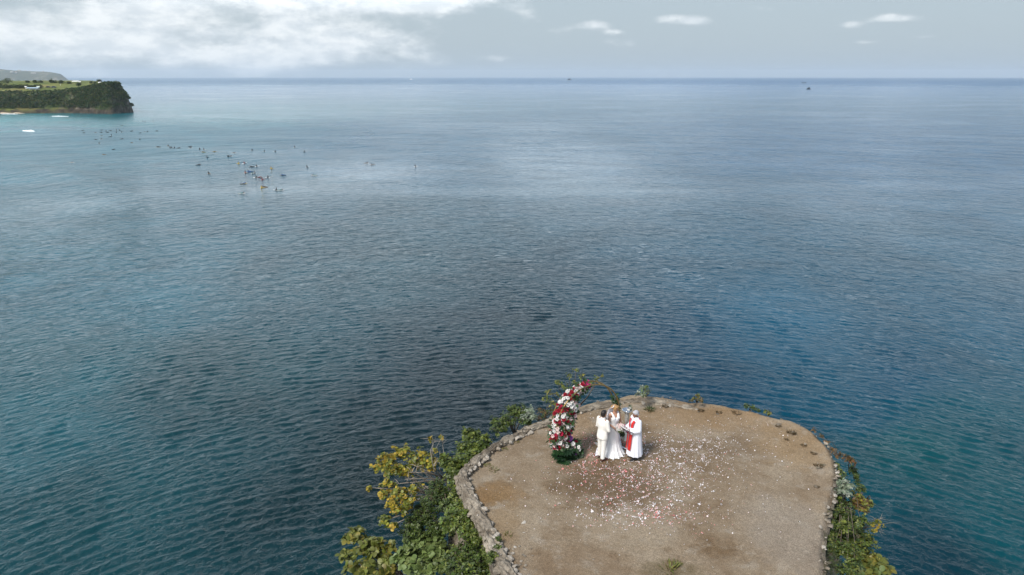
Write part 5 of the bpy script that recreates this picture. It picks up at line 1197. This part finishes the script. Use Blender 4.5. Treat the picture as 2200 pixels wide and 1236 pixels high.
# ------------------------------------------------------------------ SURFERS AND BOATS
def on_sea(px, py): p = at(px, py, 0); return Vector((p.x, p.y, float(sea_z(np.array([p.x]), np.array([p.y]))[0])))
def surfer_mesh(kind):
    b = MB(); I3 = Matrix.Identity(3)
    if kind == 'prone':
        b.cap((0, -.25, .16), (0, .30, .24), .12, .15); b.cap((-.14, .30, .25), (.14, .30, .25), .07, .07); head(b, (0, .56, .38), Matrix.Rotation(R(-55 + 60), 3, 'X'), 1.05); b.cap((0, .36, .27), (0, .52, .33), .06, .06)
        legs(b, [((-.08, -.25, .15), (-.1, -.65, .13), (-.1, -1.05, .13)), ((.08, -.25, .15), (.1, -.65, .13), (.1, -1.05, .13))], (.085, .06, .045)); arms(b, [((-.19, .30, .24), (-.36, .50, .16), (-.33, .78, .02)), ((.19, .30, .24), (.38, .2, .18), (.36, -.05, .0))])
    else:
        b.ell((0, -.05, .14), (.17, .13, .14)); b.cap((0, -.05, .18), (0, -.01, .50), .13, .16); b.cap((-.15, 0, .56), (.15, 0, .56), .07, .07); b.cap((0, 0, .56), (0, .02, .68), .055, .05); head(b, (0, .04, .79), I3, 1.05)
        arms(b, [((-.19, 0, .56), (-.25, .10, .32), (-.14, .30, .16)), ((.19, 0, .56), (.25, .10, .32), (.14, .30, .16))]); legs(b, [((-.10, 0, .12), (-.24, .36, .08), (-.26, .38, -.3)), ((.10, 0, .12), (.24, .36, .08), (.26, .38, -.3))])
    o = b.fused('surfer', M['black'], None, .024, 2); me = o.data; bpy.data.objects.remove(o)
    me.materials.append(M['skin_dark']); me.materials.append(M['hair_dark'])
    hz = .70 if kind == 'sit' else None
    for p in me.polygons:
        c = p.center
        if kind == 'sit': p.material_index = 2 if c.z > .80 and c.y < .09 else (1 if c.z > .66 or (c.y > .27 and c.z > .13 and abs(c.x) < .2) else 0)
        else: p.material_index = 2 if c.y > .46 and c.z > .39 else (1 if c.y > .46 else 0)
    return me
SM = {k: surfer_mesh(k) for k in ('prone', 'sit')}
bm_ = MB(); prof = [(t_, .27 * math.sin(math.pi * min(1, max(0, (t_ + 1.12) / 2.24)) ** .8) ** .6) for t_ in np.linspace(-1.11, 1.11, 15)]
V_ = []
for t_, hw in prof:
    hw = max(hw, .015); rk = .10 * max(0, t_ / 1.1) ** 3
    V_ += [(-hw, t_, rk), (-hw * .6, t_, rk + .05), (hw * .6, t_, rk + .05), (hw, t_, rk), (hw * .6, t_, rk - .025), (-hw * .6, t_, rk - .025)]
bm_.add(V_, [(i * 6 + k, i * 6 + (k + 1) % 6, i * 6 + 6 + (k + 1) % 6, i * 6 + 6 + k) for i in range(14) for k in range(6)] + [(0, 1, 2, 3, 4, 5), tuple(84 + k for k in range(6))[::-1]])
BOARD = bm_.mesh('surfboard')
BC = {'white': M['paper'], 'yellow': mat('board_yellow', (.50, .36, .06), .4), 'red': mat('board_red', (.34, .08, .06), .4), 'blue': mat('board_blue', (.05, .14, .30), .4), 'dark': mat('board_dark', (.05, .06, .07), .4), 'tan': mat('board_tan', (.45, .33, .20), .5)}
SC = {'dark': M['black'], 'yellow': BC['yellow'], 'red': mat('rash_red', (.22, .05, .045), .7), 'blue': mat('rash_blue', (.03, .10, .26), .7), 'teal': mat('rash_teal', (.03, .13, .13), .7)}
BOARD.materials.append(BC['white'])
def surfer(px, py, kind, suit='dark', board='white', left=None):
    p = on_sea(px, py); rng = random.Random(int(px * 7 + py)); h = (R(90) if (left if left is not None else rng.random() < .4) else R(-90)) + rng.gauss(0, .35)
    if kind == 'sit': h += rng.uniform(-.9, .9)
    pose = 'sitting upright astride' if kind == 'sit' else 'lying prone on'
    o = bpy.data.objects.new('person', SM[kind]); COL.objects.link(o); o.location = p + Vector((0, 0, .02)); o.rotation_euler = (0, 0, h); o.material_slots[0].link = 'OBJECT'; o.material_slots[0].material = SC[suit]
    tag(o, f'distant person in {suit} top {pose} a {board} surfboard', 'person', f'people in {suit} tops {pose} {board} boards')
    b = bpy.data.objects.new('surfboard', BOARD); COL.objects.link(b); b.location = p + Vector((0, 0, .03)); b.rotation_euler = (R(8) if kind == 'sit' else 0, 0, h); b.material_slots[0].link = 'OBJECT'; b.material_slots[0].material = BC[board]
    tag(b, f'{board} surfboard under a person in {suit} top {pose} it', 'surfboard', f'{board} boards of people in {suit} tops {pose} them')
c7 = [(240, 88, 's'), (205, 155, 'p'), (222, 200, 'p'), (500, 147, 'p'), (405, 190, 'p'), (495, 186, 'p'), (575, 165, 's'), (640, 155, 'p'), (735, 152, 's'), (783, 152, 's'), (597, 184, 'p'), (735, 188, 's'), (655, 232, 's'), (640, 254, 'p'), (825, 78, 'p'), (1145, 10, 's'), (1315, 10, 's'), (1192, 34, 's'), (975, 163, 'p'), (1110, 193, 'p'), (1175, 178, 'p'), (1222, 175, 's'), (1370, 160, 'p'),
      (412, 303, 'p'), (495, 292, 'p'), (820, 288, 'p'), (1107, 300, 's'), (975, 350, 'p'), (465, 378, 's'), (1555, 410, 's'), (1400, 448, 'p'), (1585, 466, 's'), (1608, 466, 's'), (1655, 470, 's'), (1718, 468, 'p'), (1900, 410, 'p'), (1898, 446, 'p'), (2050, 489, 's'), (690, 462, 'p'), (540, 533, 'p'), (30, 658, 'p'), (2030, 694, 'p')]
for i, (cx, cy, k) in enumerate(c7): surfer(150 + cx / 7.333, 260 + cy / 7.333, 'sit' if k == 's' else 'prone', 'dark', 'tan' if i in (27, 29, 39, 30) else ('white' if i % 4 == 0 else 'dark'))
c8 = [(263, 250, 's', 'dark', 'white'), (262, 296, 'p', 'dark', 'yellow'), (425, 291, 'p', 'dark', 'yellow'), (310, 352, 's', 'dark', 'dark'), (625, 352, 's', 'dark', 'dark'), (655, 350, 'p', 'dark', 'white'), (710, 304, 'p', 'dark', 'white'), (330, 572, 's', 'dark', 'tan'), (975, 230, 's', 'dark', 'white'), (1158, 245, 's', 'dark', 'white'), (1320, 250, 's', 'dark', 'white'), (1600, 185, 's', 'dark', 'white'), (1742, 254, 's', 'dark', 'dark'),
      (780, 436, 's', 'yellow', 'yellow'), (858, 434, 's', 'red', 'white'), (965, 477, 'p', 'dark', 'dark'), (1037, 474, 's', 'dark', 'white'), (1255, 506, 's', 'yellow', 'yellow'), (872, 562, 's', 'red', 'tan'), (915, 550, 's', 'blue', 'blue'), (945, 545, 'p', 'blue', 'blue'), (975, 572, 's', 'teal', 'white'), (1015, 572, 's', 'dark', 'white'), (1037, 634, 's', 'dark', 'white'), (1083, 630, 'p', 'red', 'dark'), (1122, 658, 's', 'red', 'red'), (1210, 632, 's', 'dark', 'white'),
      (1428, 598, 'p', 'blue', 'dark'), (1890, 605, 'p', 'teal', 'white'), (1785, 496, 's', 'dark', 'white'), (850, 722, 'p', 'blue', 'yellow'), (1112, 785, 's', 'yellow', 'yellow'), (1155, 772, 'p', 'dark', 'tan'), (1335, 818, 's', 'dark', 'white'), (1390, 820, 'p', 'teal', 'white'), (820, 865, 'p', 'teal', 'white')]
for cx, cy, k, su, bo in c8: surfer(400 + cx / 6.875, 290 + cy / 6.875, 'sit' if k == 's' else 'prone', su, bo)
for px, py, k in [(787, 351, 'prone'), (800, 354, 'prone'), (892, 358, 'sit'), (302, 262, 'sit'), (218, 293, 'prone'), (262, 285, 'sit')]: surfer(px, py, k)

def fishing_boat(px, py, L, hull, label, cabin=True, outrig=False, rz=0.0):
    p = at(px, py, 0); p.z = 0; r = empty('fishing_boat', p, rz); tag(r, label, 'boat')
    V = []; n = 11
    for i in range(n):
        t_ = -1 + 2 * i / (n - 1); hw = .16 * L * (1 - abs(t_) ** 2.6) + .01 * L; sheer = .07 * L + .16 * L * abs(t_) ** 2.2 * (1.0 if t_ > 0 else .6)
        V += [(t_ * L / 2, -hw, sheer), (t_ * L / 2, -hw * .7, -.03 * L), (t_ * L / 2, hw * .7, -.03 * L), (t_ * L / 2, hw, sheer), (t_ * L / 2, hw * .85, sheer - .02 * L), (t_ * L / 2, -hw * .85, sheer - .02 * L)]
    MB().add(V, [(i * 6 + k, i * 6 + (k + 1) % 6, i * 6 + 6 + (k + 1) % 6, i * 6 + 6 + k) for i in range(n - 1) for k in range(6)] + [(5, 4, 3, 2, 1, 0), tuple(60 + k for k in range(6))]).build('hull', hull, r)
    if cabin:
        cb = MB().box((-.10 * L, 0, .19 * L), (.20 * L, .11 * L, .13 * L), taper=.9).build('cabin', hull, r, False); MB().box((.13 * L, 0, .26 * L), (.08 * L, .09 * L, .16 * L)).build('wheelhouse', hull, cb, False)
        MB().tube([(.28 * L, 0, .1 * L), (.28 * L, 0, .62 * L)], .012 * L, 6).build('mast', hull, r)
    if outrig:
        for q in (-1, 1):
            MB().tube([(-.4 * L, q * .36 * L, .03 * L), (.4 * L, q * .36 * L, .05 * L)], .014 * L, 6).build('float', hull, r)
            MB().tube([(q * .18 * L, -.36 * L, .06 * L), (q * .18 * L, 0, .16 * L), (q * .18 * L, .36 * L, .06 * L)], .009 * L, 5).build('boom', hull, r)
DKH = mat('dark_hull', (.02, .03, .04), .5); WHH = mat('white_hull', (.80, .80, .78), .5)
fishing_boat(1737, 192.5, 13, DKH, 'dark fishing boat with raised wheelhouse far out on open water', True, False, R(20))
fishing_boat(1727, 179, 22, DKH, 'small dark outrigger boat beyond the fishing boat', False, True, R(10))
fishing_boat(1223, 172.8, 36, DKH, 'dark boat with mast near the horizon', True, False, R(5))
fishing_boat(883, 171.5, 26, WHH, 'white boat shining near the horizon', True, False, R(-10))

# breaking water in the bay
FM = bpy.data.materials.new('foam'); FM.use_nodes = True; _t = NT(FM.node_tree); _b = _t.n['Principled BSDF']; _b.inputs['Base Color'].default_value = (.85, .87, .88, 1); _b.inputs['Roughness'].default_value = .8
def foam(px0, py0, px1, py1, wd, hgt, label, seed):
    a, b = at(px0, py0, 0), at(px1, py1, 0); n = max(24, int((b - a).length * 2.2)); rng = random.Random(seed); d = (b - a); d.z = 0; L = d.length; d.normalize(); s = Vector((-d.y, d.x, 0)); m = 9; V = []
    for i in range(n):
        t_ = i / (n - 1); env = math.sin(math.pi * t_) ** .5
        for k in range(m):
            u = -1 + 2 * k / (m - 1); jag = 1.0 * float(fbm(i / 2.2, k / 1.6, seed, 3))
            q = a + d * (L * t_) + s * (u * wd * env * (1 + jag)); zz = float(sea_z(np.array([q.x]), np.array([q.y]))[0])
            V.append((q.x, q.y, zz - .12 + hgt * env * max(0, 1 - u * u) * (1 + jag * 1.3) + .1 * jag))
    me = np_mesh('breaking_wave', V, grid_quads(n, m)[:, ::-1]); o = link_mesh('breaking_wave', me, FM); tag(o, label, 'wave'); return o
foam(46, 282, 76, 284, .9, 0.6, 'short white breaking wave crest in the shallow bay', 1)
foam(106, 250, 150, 250.6, .5, .35, 'thin line of white foam off the headland beach', 2)
foam(213, 243.3, 225, 243.6, 2.2, 1.0, 'bright white splash against the foot of the headland', 3)
foam(228, 243.8, 246, 243, .9, .4, 'thin streak of foam beside the splash at the headland foot', 4)
foam(0, 245, 40, 245.5, 1.0, .3, 'foam edge washing the strip of sand', 5)

# ------------------------------------------------------------------ haze over the whole scene
hz = MB().box((0, 0, 92), (20500, 20500, 102)).build('haze', None, smooth=False)
hm = bpy.data.materials.new('haze'); hm.use_nodes = True; _t = NT(hm.node_tree); _t.n.clear(); _o = _t.new('ShaderNodeOutputMaterial'); _v = _t.new('ShaderNodeVolumePrincipled')
_v.inputs['Color'].default_value = (.84, .92, 1.0, 1); _v.inputs['Density'].default_value = 0.000062; _v.inputs['Anisotropy'].default_value = 0.2
_t.link(_v.outputs[0], _o.inputs['Volume']); hz.data.materials.append(hm); tag(hz, 'pale bluish sea haze filling the air', 'haze', kind='stuff')
